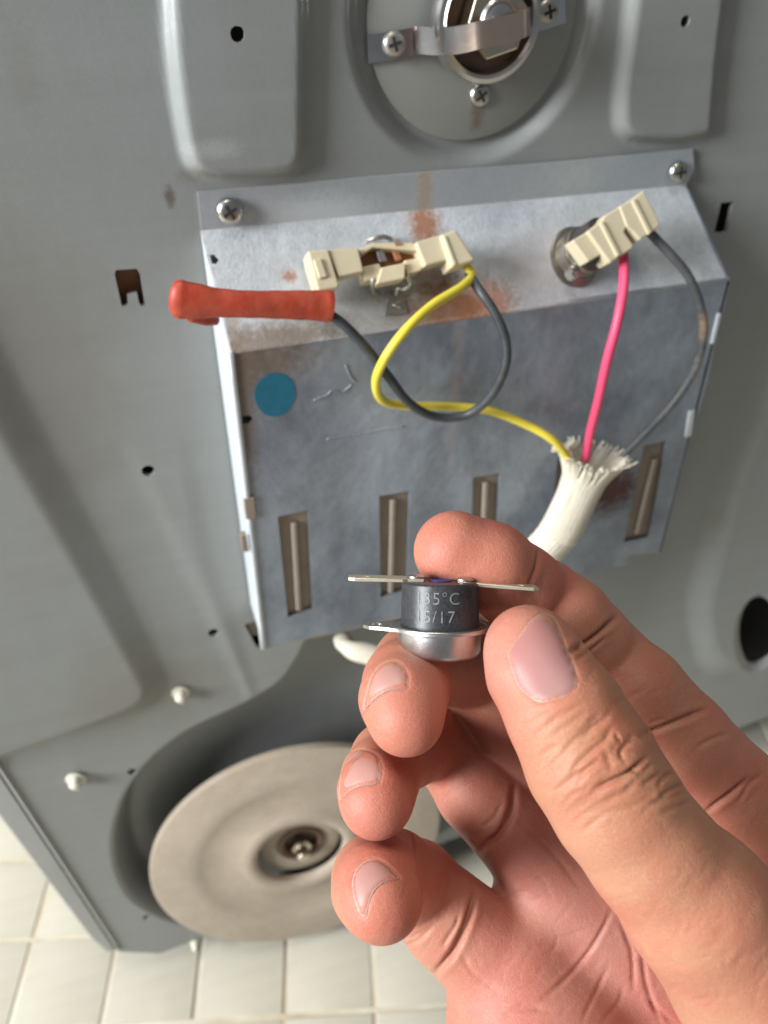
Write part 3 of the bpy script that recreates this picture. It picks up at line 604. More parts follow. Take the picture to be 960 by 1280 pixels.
# ---------------------------------------------------------------- woven sleeve
slv = thing('woven_sleeve', onY(745, 570, -.036), 'white woven fabric sleeve with frayed open end gathering the wires, passing behind the hand', 'wire sleeve')
spts = [(742, 572, -.037), (730, 600, -.037), (716, 632, -.038), (697, 668, -.038), (668, 702, -.038), (645, 740, -.038), (615, 795, -.034), (560, 832, -.026), (500, 826, -.018), (460, 817, -.012), (438, 812, -.006), (428, 798, .004)]
sp_ = smooth_path([onY(*p) for p in spts], 110); ts = np.linspace(0, 1, 110)
rs = np.interp(ts, [0, .05, .10, .2, .45, .7, .85, .93, 1], [.0115, .0096, .0088, .0092, .0092, .0080, (.0060), .0056, .0046])
T = np.gradient(sp_, axis=0); T /= np.linalg.norm(T, axis=1)[:, None]
def sframe(j):
    b = YN - T[j] * (YN @ T[j]); b /= np.linalg.norm(b); return np.cross(T[j], b), b
V = []; F = []; NS = 96
for j in range(4, 110):
    a, b = sframe(j)
    for i in range(NS):
        t = 2 * math.pi * i / NS; rr2 = rs[j] * (.95 + .09 * abs(math.sin(14 * t + 2.0 * ts[j] * 12)) + .012 * math.sin(j * 1.9 + 8 * t)); V.append(sp_[j] + rr2 * (a * math.cos(t) + b * math.sin(t) * .72))
n_ = 106
for j in range(n_ - 1):
    for i in range(NS): F.append((j * NS + i, j * NS + (i + 1) % NS, j * NS + NS + (i + 1) % NS, j * NS + NS + i))
mk('sleeve_tube', (V, F), M['sleeve'], slv)
yarns = []
for i in range(84):
    t = 2 * math.pi * i / 84 + random.uniform(-.05, .05); path = []; ln = random.uniform(.85, 1.25); fl3 = random.uniform(.8, 1.3); bend = random.uniform(-.25, .25)
    for j in range(22, -1, -2):
        a, b = sframe(j); r2 = rs[j] * 1.0 + (.0020 * fl3 * max(0, (6 - j) / 6) ** 1.5); path.append(sp_[j] + r2 * (a * math.cos(t + bend * max(0, (6 - j) / 6)) + b * math.sin(t) * .72))
    a, b = sframe(0); tipd = (-T[0] * .6 + (a * math.cos(t) + b * math.sin(t)) * random.uniform(.3, 1.1) + RNG.normal(size=3) * .3); path.append(path[-1] + tipd * .0014 * ln); path.append(path[-1] + (tipd + RNG.normal(size=3) * .5) * .0012 * ln)
    yarns.append(tube(smooth_path(path, 26), [.00045, .00045, .00045, .0005, .0003], 6))
yo = mk('frayed_yarns', join(*yarns), M['sleeve'], slv); yo['kind'] = 'stuff'

# ---------------------------------------------------------------- thermostat held in the fingers
def CD(v): v = np.array(v, float); v = M3 @ v; return v / np.linalg.norm(v)     # camera direction -> world
TA = CD((.012, -.999, -.030))                                                   # axis, towards the terminals
th0 = P(550, 755, .165)
def TP_(h): return th0 + TA * h
hold = thing('held_thermostat', th0, 'small black and silver disc thermostat printed 135°C, pinched between the fingertips', 'thermostat')
TR = CD((1, .012, .0)); TR -= TA * (TR @ TA); TR /= np.linalg.norm(TR); TF = np.cross(TR, TA); TF = TF if TF @ CD((0, 0, -1)) > 0 else -TF
zt, zb = .0048, -.0045; rb_ = .0079
mk('body', lathe([(rb_ * 1.03, zb), (rb_ * 1.02, zb + .001), (rb_, zt - .0004), (rb_ - .0004, zt), (.0001, zt)], th0, TA, 96), M['blackp'], hold, auto=40)
cup = lathe([(.0098, zb), (.0098, zb - .0003), (.00870, zb - .0007), (.00855, zb - .0013), (.00845, zb - .0050), (.0078, zb - .0058), (.0001, zb - .0060)], th0, TA, 96)
mk('metal_cup', cup, M['alu'], hold, auto=50)
ears = [(.0103 * math.cos(t), .0103 * math.sin(t)) for t in np.linspace(math.radians(32), math.radians(148), 22)]
def ear(s):
    return [(s * x, y_) for x, y_ in [(.0118, .0036), (.0145, .0026), (.0158, .0008), (.0158, -.0008), (.0145, -.0026), (.0118, -.0036)]]
out = [(x, y) for x, y in reversed(ears)][::-1]
outl = ear(1)[::-1] + ears + ear(-1) + [(x, -y) for x, y in ears][::-1]
eh = [[(s * .0130 + .0013 * math.cos(t), .0013 * math.sin(t)) for t in np.linspace(0, 2 * math.pi, 15)[:-1]] for s in (-1, 1)]
mk('flange', sheet(outl, eh, TP_(zb + .0002), TR, TF, TA, .0007), M['alu'], hold, auto=30, bevel=.00015)
# rolled lip round the cup
mk('lip', tube([TP_(zb + .0001) + .0100 * (TR * math.cos(t) + TF * math.sin(t)) for t in np.linspace(0, 2 * math.pi, 97)], .00035, 8, cap=False), M['alu'], hold)
def tabs(s, tilt, xa, xb, zo):
    u = TR * s + TA * tilt; u /= np.linalg.norm(u); n = np.cross(u, TF); n = n if n @ TA > 0 else -n
    o = TP_(zt + zo)
    ol = [(.0035, -.0024), (.0068, -.0024), (.0078, -.0031), (xb - .0012, -.0031), (xb, -.0020), (xb, .0020), (xb - .0012, .0031), (.0078, .0031), (.0068, .0024), (.0035, .0024)]
    hl = [[((xb - .0035) + .0009 * math.cos(t), .0009 * math.sin(t)) for t in np.linspace(0, 2 * math.pi, 13)[:-1]]]
    ob = mk('terminal', sheet(ol, hl, o, u, TF, n, .0007), M['tin'], hold, auto=30, bevel=.0001)
    mk('rivet', lathe([(.0019, 0), (.0019, .0003), (.0013, .0006), (.0001, .0007)], o + u * .0050 + n * .00005, n, 20), M['alu'], ob, auto=50)
tabs(-1, .015, 0, .0189, .0005); tabs(1, -.065, 0, .0200, .0004)
mk('top_dot', lathe([(.0024, 0), (.0024, .0001)], TP_(zt + .0001), TA, 24), M['bluedot'], hold, auto=30)
def printed(txt, size, ang0, h0, name):
    cu = bpy.data.curves.new(name, 'FONT'); cu.body = txt; cu.size = size; cu.align_x = 'CENTER'; cu.space_character = 1.08; cu.offset = -size * .008
    ob = bpy.data.objects.new(name, cu); COL.objects.link(ob); dg = bpy.context.evaluated_depsgraph_get(); me = bpy.data.meshes.new_from_object(ob.evaluated_get(dg)); bpy.data.objects.remove(ob)
    bm = bmesh.new(); bm.from_mesh(me)
    for _ in range(2):
        bmesh.ops.subdivide_edges(bm, edges=[e for e in bm.edges if e.calc_length() > size * .12], cuts=2); bmesh.ops.triangulate(bm, faces=bm.faces)
    vs = []
    for v in bm.verts:
        R_ = rb_ * (1.02 - .02 * (h0 + v.co.y + .0035) / .0079) + .00012; t = ang0 + v.co.x / R_; vs.append(TP_(h0 + v.co.y) + R_ * (TR * math.sin(t) + TF * math.cos(t)))
    fs = [tuple(v.index for v in f.verts) for f in bm.faces]; bm.free(); bpy.data.meshes.remove(me)
    mk(name, (vs, fs), M['print'], hold, smooth=False)
printed('135°C', .0034, -.14, .0010, 'lettering'); printed('15/17', .0034, -.20, -.0026, 'lettering')

# ---------------------------------------------------------------- the hand (one continuous surface)
# joints: (photo px, photo py, depth mm, radius px at that depth); worked in camera-space millimetres
def cm(px, py, z): return np.array([(px - 480) * z / F_PX, (py - 640) * z / F_PX, z])
def J(px, py, z, r): return (cm(px, py, z), r * z / F_PX)
VX = 0.45
lo = np.array([-16., -6., 128.]); hi = np.array([132., 140., 252.])
dims = np.ceil((hi - lo) / VX).astype(int) + 1
gx, gy, gz = [lo[i] + VX * np.arange(dims[i], dtype=np.float32) for i in range(3)]
BIG = 30.0
def region(c0, c1):
    a = np.maximum(np.floor((c0 - lo) / VX).astype(int), 0); b = np.minimum(np.ceil((c1 - lo) / VX).astype(int) + 1, dims); return a, b
def cone(a, ra, b, rb, mar=9, flat=None):
    r = max(ra, rb) + mar; s0, s1 = region(np.minimum(a, b) - r, np.maximum(a, b) + r)
    if (s1 <= s0).any(): return None
    X_, Y_, Z_ = np.meshgrid(gx[s0[0]:s1[0]], gy[s0[1]:s1[1]], gz[s0[2]:s1[2]], indexing='ij')
    d = b - a; t = np.clip(((X_ - a[0]) * d[0] + (Y_ - a[1]) * d[1] + (Z_ - a[2]) * d[2]) / (d @ d), 0, 1)
    dx = X_ - a[0] - t * d[0]; dy = Y_ - a[1] - t * d[1]; dz = Z_ - a[2] - t * d[2]
    D2 = dx * dx + dy * dy + dz * dz
    if flat is not None:         # flat = (direction, factor): thinner along that direction
        fd, ff = flat; q = dx * fd[0] + dy * fd[1] + dz * fd[2]; D2 = D2 + q * q * (1 / ff ** 2 - 1)
    return (slice(s0[0], s1[0]), slice(s0[1], s1[1]), slice(s0[2], s1[2])), (np.sqrt(D2) - (ra + (rb - ra) * t)).astype(np.float32)
def smin(a, b, k):
    h = np.clip(.5 + .5 * (b - a) / k, 0, 1); return b + (a - b) * h - k * h * (1 - h)
def build(items, k):
    g_ = np.full(dims, BIG, np.float32)
    for it in items:
        r = cone(*it)
        if r: g_[r[0]] = smin(g_[r[0]], r[1], k)
    return g_
def chain(js, flat=None): return [(js[i][0], js[i][1], js[i + 1][0], js[i + 1][1], 9, flat) for i in range(len(js) - 1)]
index = [J(568, 689, 173, 51), J(612, 708, 174, 55), J(648, 734, 180, 54), J(678, 752, 186, 52), J(706, 777, 184, 58), J(735, 806, 186, 56), J(753, 824, 190, 55), J(795, 866, 184, 61), J(850, 925, 185, 62), J(915, 990, 188, 62), J(1000, 1070, 192, 74)]
middle = [J(507, 897, 156, 48), J(504, 874, 159, 54), J(508, 856, 166, 54), J(519, 834, 174, 52), J(576, 824, 196, 57), J(600, 830, 205, 62), J(640, 900, 206, 56), J(740, 985, 206, 68)]
ring = [J(470, 1004, 162, 44), J(471, 990, 164, 48), J(475, 974, 171, 48), J(486, 951, 180, 47), J(532, 925, 203, 48), J(560, 935, 208, 48), J(600, 985, 206, 56), J(680, 1060, 203, 70)]
little = [J(477, 1125, 159, 51), J(471, 1111, 162, 55), J(471, 1100, 168, 55), J(492, 1092, 180, 52), J(520, 1105, 194, 52), J(560, 1148, 194, 58), J(640, 1215, 194, 74)]
thumb = [J(661, 812, 157, 56), J(672, 838, 155, 63), J(706, 892, 151, 72), J(738, 952, 149, 80), J(770, 1005, 148, 80), J(812, 1062, 148, 80), J(872, 1130, 149, 92), J(950, 1220, 154, 112), J(1060, 1360, 166, 140)]
palm = []
wr = J(1000, 1640, 200, 170)
for js, rr3 in ((index[-1], 72), (middle[-1], 72), (ring[-1], 74), (little[-1], 80)):
    palm.append((js[0], js[1], wr[0], wr[1], 9, None))
palm += [(*J(640, 1215, 196, 78), *J(680, 1330, 190, 120), 9, None), (*J(680, 1330, 190, 120), *J(840, 1560, 192, 150), 9, None),
         (*J(700, 1120, 205, 70), *J(900, 1300, 200, 110), 9, None), (*J(820, 1060, 207, 74), *J(960, 1300, 200, 110), 9, None),
         (*J(1000, 1070, 192, 74), *J(1060, 1360, 175, 130), 9, None)]
G = build(palm, 7.0)
for js in (index, middle, ring, little):
    g1 = build(chain(js), 1.6)
    G = smin(G, g1, 1.2) if js is not index else smin(G, g1, 2.5)
g1 = build(chain(thumb), 2.2); G = smin(G, g1, 3.0)
G[0], G[-1], G[:, 0], G[:, -1], G[:, :, 0], G[:, :, -1] = [BIG] * 6
def surface_nets(f):
    s = f < 0; n0, n1, n2 = f.shape
    cnt = np.zeros((n0 - 1, n1 - 1, n2 - 1), np.int8)
    for i in (0, 1):
        for j in (0, 1):
            for k in (0, 1): cnt += s[i:n0 - 1 + i, j:n1 - 1 + j, k:n2 - 1 + k]
    act = (cnt > 0) & (cnt < 8); ci = np.argwhere(act); idm = np.full(act.shape, -1, np.int32); idm[act] = np.arange(len(ci))
    acc = np.zeros((len(ci), 3)); num = np.zeros(len(ci))
    cs = [(i, j, k) for i in (0, 1) for j in (0, 1) for k in (0, 1)]
    val = {c: f[ci[:, 0] + c[0], ci[:, 1] + c[1], ci[:, 2] + c[2]].astype(float) for c in cs}
    for a in cs:
        for ax in range(3):
            if a[ax] == 1: continue
            b = list(a); b[ax] = 1; b = tuple(b); va, vb = val[a], val[b]; mkk = (va < 0) != (vb < 0)
            t = np.where(mkk, va / np.where(mkk, va - vb, 1), 0)
            p = np.tile(np.array(a, float), (len(ci), 1)); p[:, ax] += t; acc += p * mkk[:, None]; num += mkk
    v = ci + acc / num[:, None]; quads = []
    for ax in range(3):
        o1, o2 = [(1, 2), (2, 0), (0, 1)][ax]
        sl0 = [slice(None)] * 3; sl1 = [slice(None)] * 3; sl0[ax] = slice(0, -1); sl1[ax] = slice(1, None)
        e = s[tuple(sl0)] != s[tuple(sl1)]; p = np.argwhere(e); p = p[(p[:, o1] > 0) & (p[:, o2] > 0) & (p[:, o1] < f.shape[o1] - 1) & (p[:, o2] < f.shape[o2] - 1)]
        ins = s[p[:, 0], p[:, 1], p[:, 2]]
        def at(d1, d2):
            q = p.copy(); q[:, o1] -= d1; q[:, o2] -= d2; return idm[q[:, 0], q[:, 1], q[:, 2]]
        q = np.stack([at(1, 1), at(0, 1), at(0, 0), at(1, 0)], 1); q[~ins] = q[~ins][:, ::-1]; quads.append(q)
    return v, np.concatenate(quads)
HV, HQ = surface_nets(G); HV = lo + HV * VX
del G, g1
# relax the grid steps
E_ = np.concatenate([HQ[:, [0, 1]], HQ[:, [1, 2]], HQ[:, [2, 3]], HQ[:, [3, 0]]])
def relax(V, it, lam=.5):
    deg = np.bincount(E_[:, 0], minlength=len(V)) + np.bincount(E_[:, 1], minlength=len(V))
    for _ in range(it):
        s_ = np.stack([np.bincount(E_[:, 0], V[E_[:, 1], k], len(V)) + np.bincount(E_[:, 1], V[E_[:, 0], k], len(V)) for k in range(3)], 1) / np.maximum(deg, 1)[:, None]
        V = V + (s_ - V) * lam
    return V
HV = relax(HV, 5)
def vnormals(V):
    n = np.cross(V[HQ[:, 2]] - V[HQ[:, 0]], V[HQ[:, 3]] - V[HQ[:, 1]]); o = np.zeros_like(V)
    for c in range(4):
        for k in range(3): o[:, k] += np.bincount(HQ[:, c], n[:, k], len(V))
    return o / np.maximum(np.linalg.norm(o, axis=1), 1e-12)[:, None]
HN = vnormals(HV)
tipc = cm(505, 890, 157); near_ = np.argmin(np.linalg.norm(HV - tipc, axis=1))
if (HN[near_] @ (HV[near_] - tipc)) < 0: HQ = HQ[:, ::-1]; HN = -HN
def hbvh(V): return BVHTree.FromPolygons([tuple(v) for v in V], [tuple(q) for q in HQ.tolist()])
bv = hbvh(HV)
def cast(px, py):
    d = Vector(((px - 480) / F_PX, (py - 640) / F_PX, 1)).normalized(); h = bv.ray_cast(Vector((0, 0, 0)), d); return (np.array(h[0]), np.array(h[1])) if h[0] is not None else None
def pxy(V): return V[:, :2] / V[:, 2:3] * F_PX + np.array([480, 640])
# skin creases: photo polylines laid onto the surface, pressed in by depth (mm) over width (mm)
t4 = lambda L: [(600 + x * .375, 740 + y * .375) for x, y in L]
t7 = lambda L: [(400 + x * .5833, 600 + y * .5833) for x, y in L]
t2 = lambda L: [(400 + x * .25, 780 + y * .25) for x, y in L]
t3 = lambda L: [(400 + x * .25, 980 + y * .25) for x, y in L]
CR = [ (t4([(380,658),(430,640),(480,615),(530,577),(562,548)]), .55, .38), (t4([(482,565),(470,532),(498,500),(530,490)]), .4, .35), (t4([(300,602),(330,570),(382,520),(420,490),(442,450)]), .35, .4),
 (t4([(320,650),(352,600),(402,572),(452,552)]), .28, .35), (t4([(270,540),(300,510),(352,470),(402,430)]), .25, .4), (t4([(590,645),(622,612),(655,598)]), .4, .35), (t4([(600,682),(642,657),(685,636)]), .38, .35), (t4([(540,642),(580,620),(612,598)]), .35, .35),
 (t4([(342,482),(382,450),(432,418)]), .28, .35), (t4([(358,432),(402,408)]), .25, .35), (t4([(560,700),(620,690),(690,665)]), .25, .35), (t4([(600,740),(660,715),(725,690)]), .22, .35), (t4([(400,700),(460,680),(520,640)]), .2, .4), (t4([(250,600),(300,560)]), .2, .4), (t4([(430,740),(520,710),(580,670)]), .16, .45),
 (t4([(410,520),(430,560),(440,600)]), .2, .4), (t4([(500,590),(540,600),(580,570)]), .3, .35), (t4([(450,470),(470,500)]), .25, .35),
 ([(674,688),(671,708),(660,735)], .6, .7), (t4([(296,200),(340,178),(392,142),(432,105),(462,82)]), .9, .6), (t4([(318,225),(372,190),(424,148)]), .4, .45), (t4([(536,475),(600,455),(662,430),(722,405),(760,390)]), .75, .6), (t4([(560,440),(620,420)]), .25, .4),
 (t4([(752,735),(800,700),(852,660),(895,622)]), .8, .6), (t4([(720,520),(772,492),(832,470)]), .3, .45), (t4([(860,700),(900,640),(940,610)]), .35, .5), (t4([(420,300),(480,280),(560,250)]), .12, .5), (t4([(440,370),(500,350),(560,320)]), .12, .5),
 (t7([(338,800),(362,775),(382,760),(408,715),(416,655)]), 1.3, .75), (t7([(370,775),(395,735),(405,700)]), .35, .4), (t7([(345,745),(372,725),(392,690)]), .3, .4), (t7([(322,770),(345,790)]), .3, .4),
 (t7([(246,1058),(272,1030),(292,1000),(318,940),(334,880)]), 1.3, .7), (t7([(262,1000),(288,960),(300,930)]), .35, .4), (t7([(180,1000),(212,985),(240,958)]), .3, .4), (t7([(190,985),(225,965)]), .2, .4),
 (t7([(478,1110),(520,1075),(570,1020),(605,965),(628,915)]), .45, .45), (t7([(362,905),(400,890),(452,880)]), .2, .5), (t7([(400,700),(440,745),(500,800),(560,880)]), .15, .6), (t7([(690,1000),(700,1080),(730,1165)]), .35, .5), (t7([(640,940),(668,1010),(672,1100)]), .3, .5),
 (t7([(560,1160),(590,1100),(620,1040)]), .25, .45), (t7([(300,1010),(330,1060),(390,1100)]), .2, .6), (t7([(450,1000),(520,980),(580,960)]), .15, .5), (t7([(600,1166),(640,1120),(650,1080)]), .2, .5), (t7([(420,820),(470,850),(500,900)]), .12, .6),
 (t7([(380,1166),(430,1130),(500,1140)]), .15, .6), (t7([(700,1110),(730,1140),(760,1166)]), .25, .5),
 (t7([(195,760),(205,800),(214,850),(222,900)]), .4, .5), (t2([(640,300),(655,400),(640,480)]), .2, .5)]
# fine parallel lines over the thumb joint and the finger joints
rs_ = random.Random(4)
for q in range(46):
    u = rs_.uniform(-.42, .42); c = rs_.gauss(0, 34); bx, by = 745 + .62 * c, 960 + .78 * c; wx, wy = .82, -.57
    L = [(bx + wx * (u * 120 + s * 26) + rs_.uniform(-2, 2), by + wy * (u * 120 + s * 26) + rs_.uniform(-2, 2) + 5 * abs(s)) for s in (-1, -.3, .4, 1)]
    CR.append((L, rs_.uniform(.06, .15), rs_.uniform(.38, .5)))
for (bx0, by0, dx, dy, wx, wy, cw, nl) in ((880, 860, .62, .78, .8, -.6, 90, 60), (850, 915, .77, .64, .64, -.77, 80, 26), (640, 1180, .6, .8, .7, -.7, 70, 46), (760, 1180, .6, .8, .9, -.4, 60, 30), (560, 1010, .77, .64, .64, -.77, 30, 14), (960, 1200, .6, .8, .8, -.6, 60, 40), (900, 1180, .6, .8, .85, -.5, 70, 50)):
    for q in range(nl):
        a = rs_.gauss(0, cw); b = rs_.gauss(0, cw * .6); px0, py0 = bx0 + dx * a + wx * b, by0 + dy * a + wy * b; l = rs_.uniform(6, 22); rot = rs_.uniform(-.5, .5)
        ux, uy = wx * math.cos(rot) - wy * math.sin(rot), wx * math.sin(rot) + wy * math.cos(rot)
        CR.append(([(px0 - ux * l, py0 - uy * l), (px0 + rs_.uniform(-2, 2), py0 + rs_.uniform(-2, 2)), (px0 + ux * l, py0 + uy * l)], rs_.uniform(.02, .06), .42))
NAILS = {
 'thumb': t4([(90,205),(110,172),(135,140),(165,98),(205,72),(237,80),(258,112),(280,170),(305,230),(322,285),(318,318),(290,345),(240,362),(200,368),(165,350),(130,318),(105,260)]),
 'middle': t2([(285,215),(320,192),(360,182),(400,200),(432,240),(440,300),(428,322),(365,326),(305,350),(260,388),(222,432),(216,400),(232,340),(250,270)]),
 'ring': t2([(160,640),(200,626),(245,634),(285,658),(302,700),(302,765),(285,797),(215,806),(152,832),(102,880),(94,850),(98,790),(110,715)]),
 'little': t3([(176,430),(220,388),(275,374),(330,400),(372,440),(398,472),(345,480),(292,510),(255,562),(236,622),(224,662),(196,645),(166,560),(160,490)])}
for k_, L in NAILS.items(): CR.append((L + [L[0]], .20, .22))
disp = np.zeros(len(HV)); PXY = pxy(HV)
for L, dep, wid in CR:
    pts = []
    n_s = max(4, int(sum(math.dist(L[i], L[i + 1]) for i in range(len(L) - 1)) / 3))
    L3 = np.array([(p[0], p[1], 0) for p in L]); LS = smooth_path(L3, n_s)
    for q in LS:
        h = cast(q[0], q[1]); pts.append(h[0] if h else None)
    if all(p is None for p in pts): continue
    mnx, mxx = LS[:, 0].min() - 14, LS[:, 0].max() + 14; mny, mxy = LS[:, 1].min() - 14, LS[:, 1].max() + 14
    sel = np.nonzero((PXY[:, 0] > mnx) & (PXY[:, 0] < mxx) & (PXY[:, 1] > mny) & (PXY[:, 1] < mxy))[0]; W3 = HV[sel]; bd = np.full(len(sel), 1e9); closed = len(L) > 3 and L[0] == L[-1]
    fade = np.zeros(len(sel))
    for i in range(len(pts) - 1):
        a, b = pts[i], pts[i + 1]
        if a is None or b is None or np.linalg.norm(a - b) > 4: continue
        e = b - a; t = np.clip(((W3 - a) @ e) / (e @ e + 1e-12), 0, 1); d_ = np.linalg.norm(W3 - a - t[:, None] * e, axis=1); up = d_ < bd; bd = np.where(up, d_, bd)
        s_ = (i + t) / (len(pts) - 1); fade = np.where(up, 1 if closed else np.minimum(1, 4 * np.minimum(s_, 1 - s_) + .15), fade)
    dep *= 1.35; disp[sel] -= dep * fade * np.exp(-(bd / wid) ** 2) - .10 * dep * fade * np.exp(-((bd - 2.4 * wid) / (1.2 * wid)) ** 2) * (0 if closed else 1)
HV = HV + HN * np.clip(disp, -1.7, .4)[:, None]
# skin tint: colour that differs over the hand (pink pads and palm, tan back of the thumb, darker between the fingers)
TINT = [((505, 930, 157), 12, (.70, .30, .22)), ((471, 1020, 160), 12, (.70, .30, .23)), ((500, 1125, 158), 11, (.70, .30, .22)), ((440, 1110, 165), 7, (.62, .37, .24)), ((480, 830, 170), 9, (.62, .36, .24)), ((440, 950, 172), 6, (.60, .36, .24)),
        ((560, 690, 172), 12, (.70, .31, .23)), ((660, 715, 174), 9, (.62, .28, .21)), ((615, 830, 152), 9, (.70, .38, .31)), ((640, 900, 150), 10, (.70, .34, .26)), ((700, 900, 146), 9, (.60, .34, .20)),
        ((770, 960, 140), 14, (.56, .34, .20)), ((860, 1090, 140), 20, (.64, .39, .25)), ((740, 1060, 142), 9, (.66, .38, .26)), ((950, 1200, 145), 25, (.65, .38, .25)), ((830, 860, 178), 18, (.62, .33, .23)), ((900, 950, 180), 18, (.66, .34, .25)),
        ((620, 1120, 190), 12, (.64, .32, .26)), ((640, 1220, 182), 10, (.68, .30, .25)), ((720, 1200, 182), 16, (.68, .38, .32)), ((800, 1260, 180), 14, (.70, .36, .30)), ((600, 970, 195), 14, (.55, .25, .18)), ((560, 1160, 188), 9, (.64, .38, .27))]
Wt = np.zeros(len(HV)); Ct = np.zeros((len(HV), 3))
for (q, r, c) in TINT:
    d2 = ((HV - cm(*q)) ** 2).sum(1) / r ** 2; w_ = 1 / (.3 + d2) ** 2; Wt += w_; Ct += w_[:, None] * np.array(c)
Ct /= Wt[:, None]; Ct = Ct * np.array((.67, .525, .465))
WV = (HV / 1000) @ M3.T + CAM
hloc = P(760, 1100, .19)
me = bpy.data.meshes.new('hand'); me.vertices.add(len(WV)); me.vertices.foreach_set('co', (WV - hloc).astype(np.float32).ravel())
me.loops.add(HQ.size); me.loops.foreach_set('vertex_index', HQ.astype(np.int32).ravel()); me.polygons.add(len(HQ)); me.polygons.foreach_set('loop_start', np.arange(0, HQ.size, 4, dtype=np.int32))
try: me.polygons.foreach_set('loop_total', np.full(len(HQ), 4, np.int32))
except Exception: pass
me.update(calc_edges=True); me.validate(); me.shade_smooth()
at = me.color_attributes.new('tint', 'FLOAT_COLOR', 'POINT'); at.data.foreach_set('color', np.c_[Ct, np.ones(len(Ct))].astype(np.float32).ravel())
print('hand verts', len(WV))
sk = bpy.data.materials.new('skin'); sk.use_nodes = True; nt = sk.node_tree; b = nt.nodes['Principled BSDF']; Lk = nt.links.new
va = nt.nodes.new('ShaderNodeVertexColor'); va.layer_name = 'tint'; tc = nt.nodes.new('ShaderNodeTexCoord')
def nz(s, d=4):
    n = nt.nodes.new('ShaderNodeTexNoise'); n.inputs['Scale'].default_value = s; n.inputs['Detail'].default_value = d; Lk(tc.outputs['Object'], n.inputs['Vector']); return n
cur = va.outputs['Color']
for (s, c, f0, f1, amt) in ((90, (.44, .10, .07), .42, .75, .55), (330, (.45, .22, .15), .5, .85, .22), (1500, (.36, .14, .09), .5, .75, .2)):
    n = nz(s); mr = nt.nodes.new('ShaderNodeMapRange'); mr.inputs[1].default_value = f0; mr.inputs[2].default_value = f1; mr.inputs[4].default_value = amt; Lk(n.outputs['Fac'], mr.inputs[0])
    mx = nt.nodes.new('ShaderNodeMix'); mx.data_type = 'RGBA'; Lk(mr.outputs[0], mx.inputs[0]); Lk(cur, mx.inputs[6]); mx.inputs[7].default_value = (*c, 1); cur = mx.outputs[2]
Lk(cur, b.inputs['Base Color'])
b.inputs['Roughness'].default_value = .52; b.inputs['Subsurface Weight'].default_value = .28; b.inputs['Subsurface Radius'].default_value = (1, .32, .16); b.inputs['Subsurface Scale'].default_value = .0018
b.inputs['Specular IOR Level'].default_value = .38
vo = nt.nodes.new('ShaderNodeTexVoronoi'); vo.feature = 'DISTANCE_TO_EDGE'; vo.inputs['Scale'].default_value = 1100
ds = nz(260, 3); mxv = nt.nodes.new('ShaderNodeMix'); mxv.data_type = 'RGBA'; mxv.blend_type = 'ADD'; mxv.inputs[0].default_value = .0025; Lk(tc.outputs['Object'], mxv.inputs[6]); Lk(ds.outputs['Color'], mxv.inputs[7]); Lk(mxv.outputs[2], vo.inputs['Vector'])
mr = nt.nodes.new('ShaderNodeMapRange'); mr.inputs[1].default_value = 0; mr.inputs[2].default_value = .10; Lk(vo.outputs['Distance'], mr.inputs[0])
dm = nt.nodes.new('ShaderNodeMapRange'); dm.inputs[1].default_value = 0; dm.inputs[2].default_value = .07; dm.inputs[3].default_value = .15; dm.inputs[4].default_value = 0; Lk(vo.outputs['Distance'], dm.inputs[0])
dn_ = nz(140, 5); dk = nt.nodes.new('ShaderNodeMath'); dk.operation = 'MULTIPLY'; Lk(dm.outputs[0], dk.inputs[0]); Lk(dn_.outputs['Fac'], dk.inputs[1])
dx_ = nt.nodes.new('ShaderNodeMix'); dx_.data_type = 'RGBA'; Lk(dk.outputs[0], dx_.inputs[0]); Lk(cur, dx_.inputs[6]); dx_.inputs[7].default_value = (.80, .66, .58, 1); Lk(dx_.outputs[2], b.inputs['Base Color'])
b1 = nt.nodes.new('ShaderNodeBump'); b1.inputs['Strength'].default_value = .28; b1.inputs['Distance'].default_value = .00012; Lk(mr.outputs[0], b1.inputs['Height'])
n2 = nz(420, 5); b2 = nt.nodes.new('ShaderNodeBump'); b2.inputs['Strength'].default_value = .3; b2.inputs['Distance'].default_value = .0005; Lk(n2.outputs['Fac'], b2.inputs['Height']); Lk(b1.outputs[0], b2.inputs['Normal'])
Lk(b2.outputs[0], b.inputs['Normal'])
me.materials.append(sk)
hand = bpy.data.objects.new('hand', me); COL.objects.link(hand); hand.location = hloc
tag(hand, 'bare hand with thumb and curled fingers pinching the small thermostat in front of the dryer', 'hand')
# nails
nailm = bpy.data.materials.new('nail'); nailm.use_nodes = True; b = nailm.node_tree.nodes['Principled BSDF']
nvc = nailm.node_tree.nodes.new('ShaderNodeVertexColor'); nvc.layer_name = 'tint'; nailm.node_tree.links.new(nvc.outputs['Color'], b.inputs['Base Color'])
b.inputs['Roughness'].default_value = .46; b.inputs['Specular IOR Level'].default_value = .35; b.inputs['Subsurface Weight'].default_value = .3; b.inputs['Subsurface Radius'].default_value = (1, .4, .3); b.inputs['Subsurface Scale'].default_value = .0015; b.inputs['Coat Weight'].default_value = .0
nailm.node_tree.nodes.active = b
freem = mat('nail_edge', (.34, .25, .21), .6)
FREE = {'thumb': None, 'middle': t2([(440,318),(365,326),(305,350),(260,388),(222,432),(214,455)]), 'ring': t2([(300,778),(285,797),(215,806),(152,832),(102,880),(96,892)]), 'little': t3([(398,472),(345,480),(292,510),(255,562),(238,622),(226,675)])}
bv = hbvh(HV)
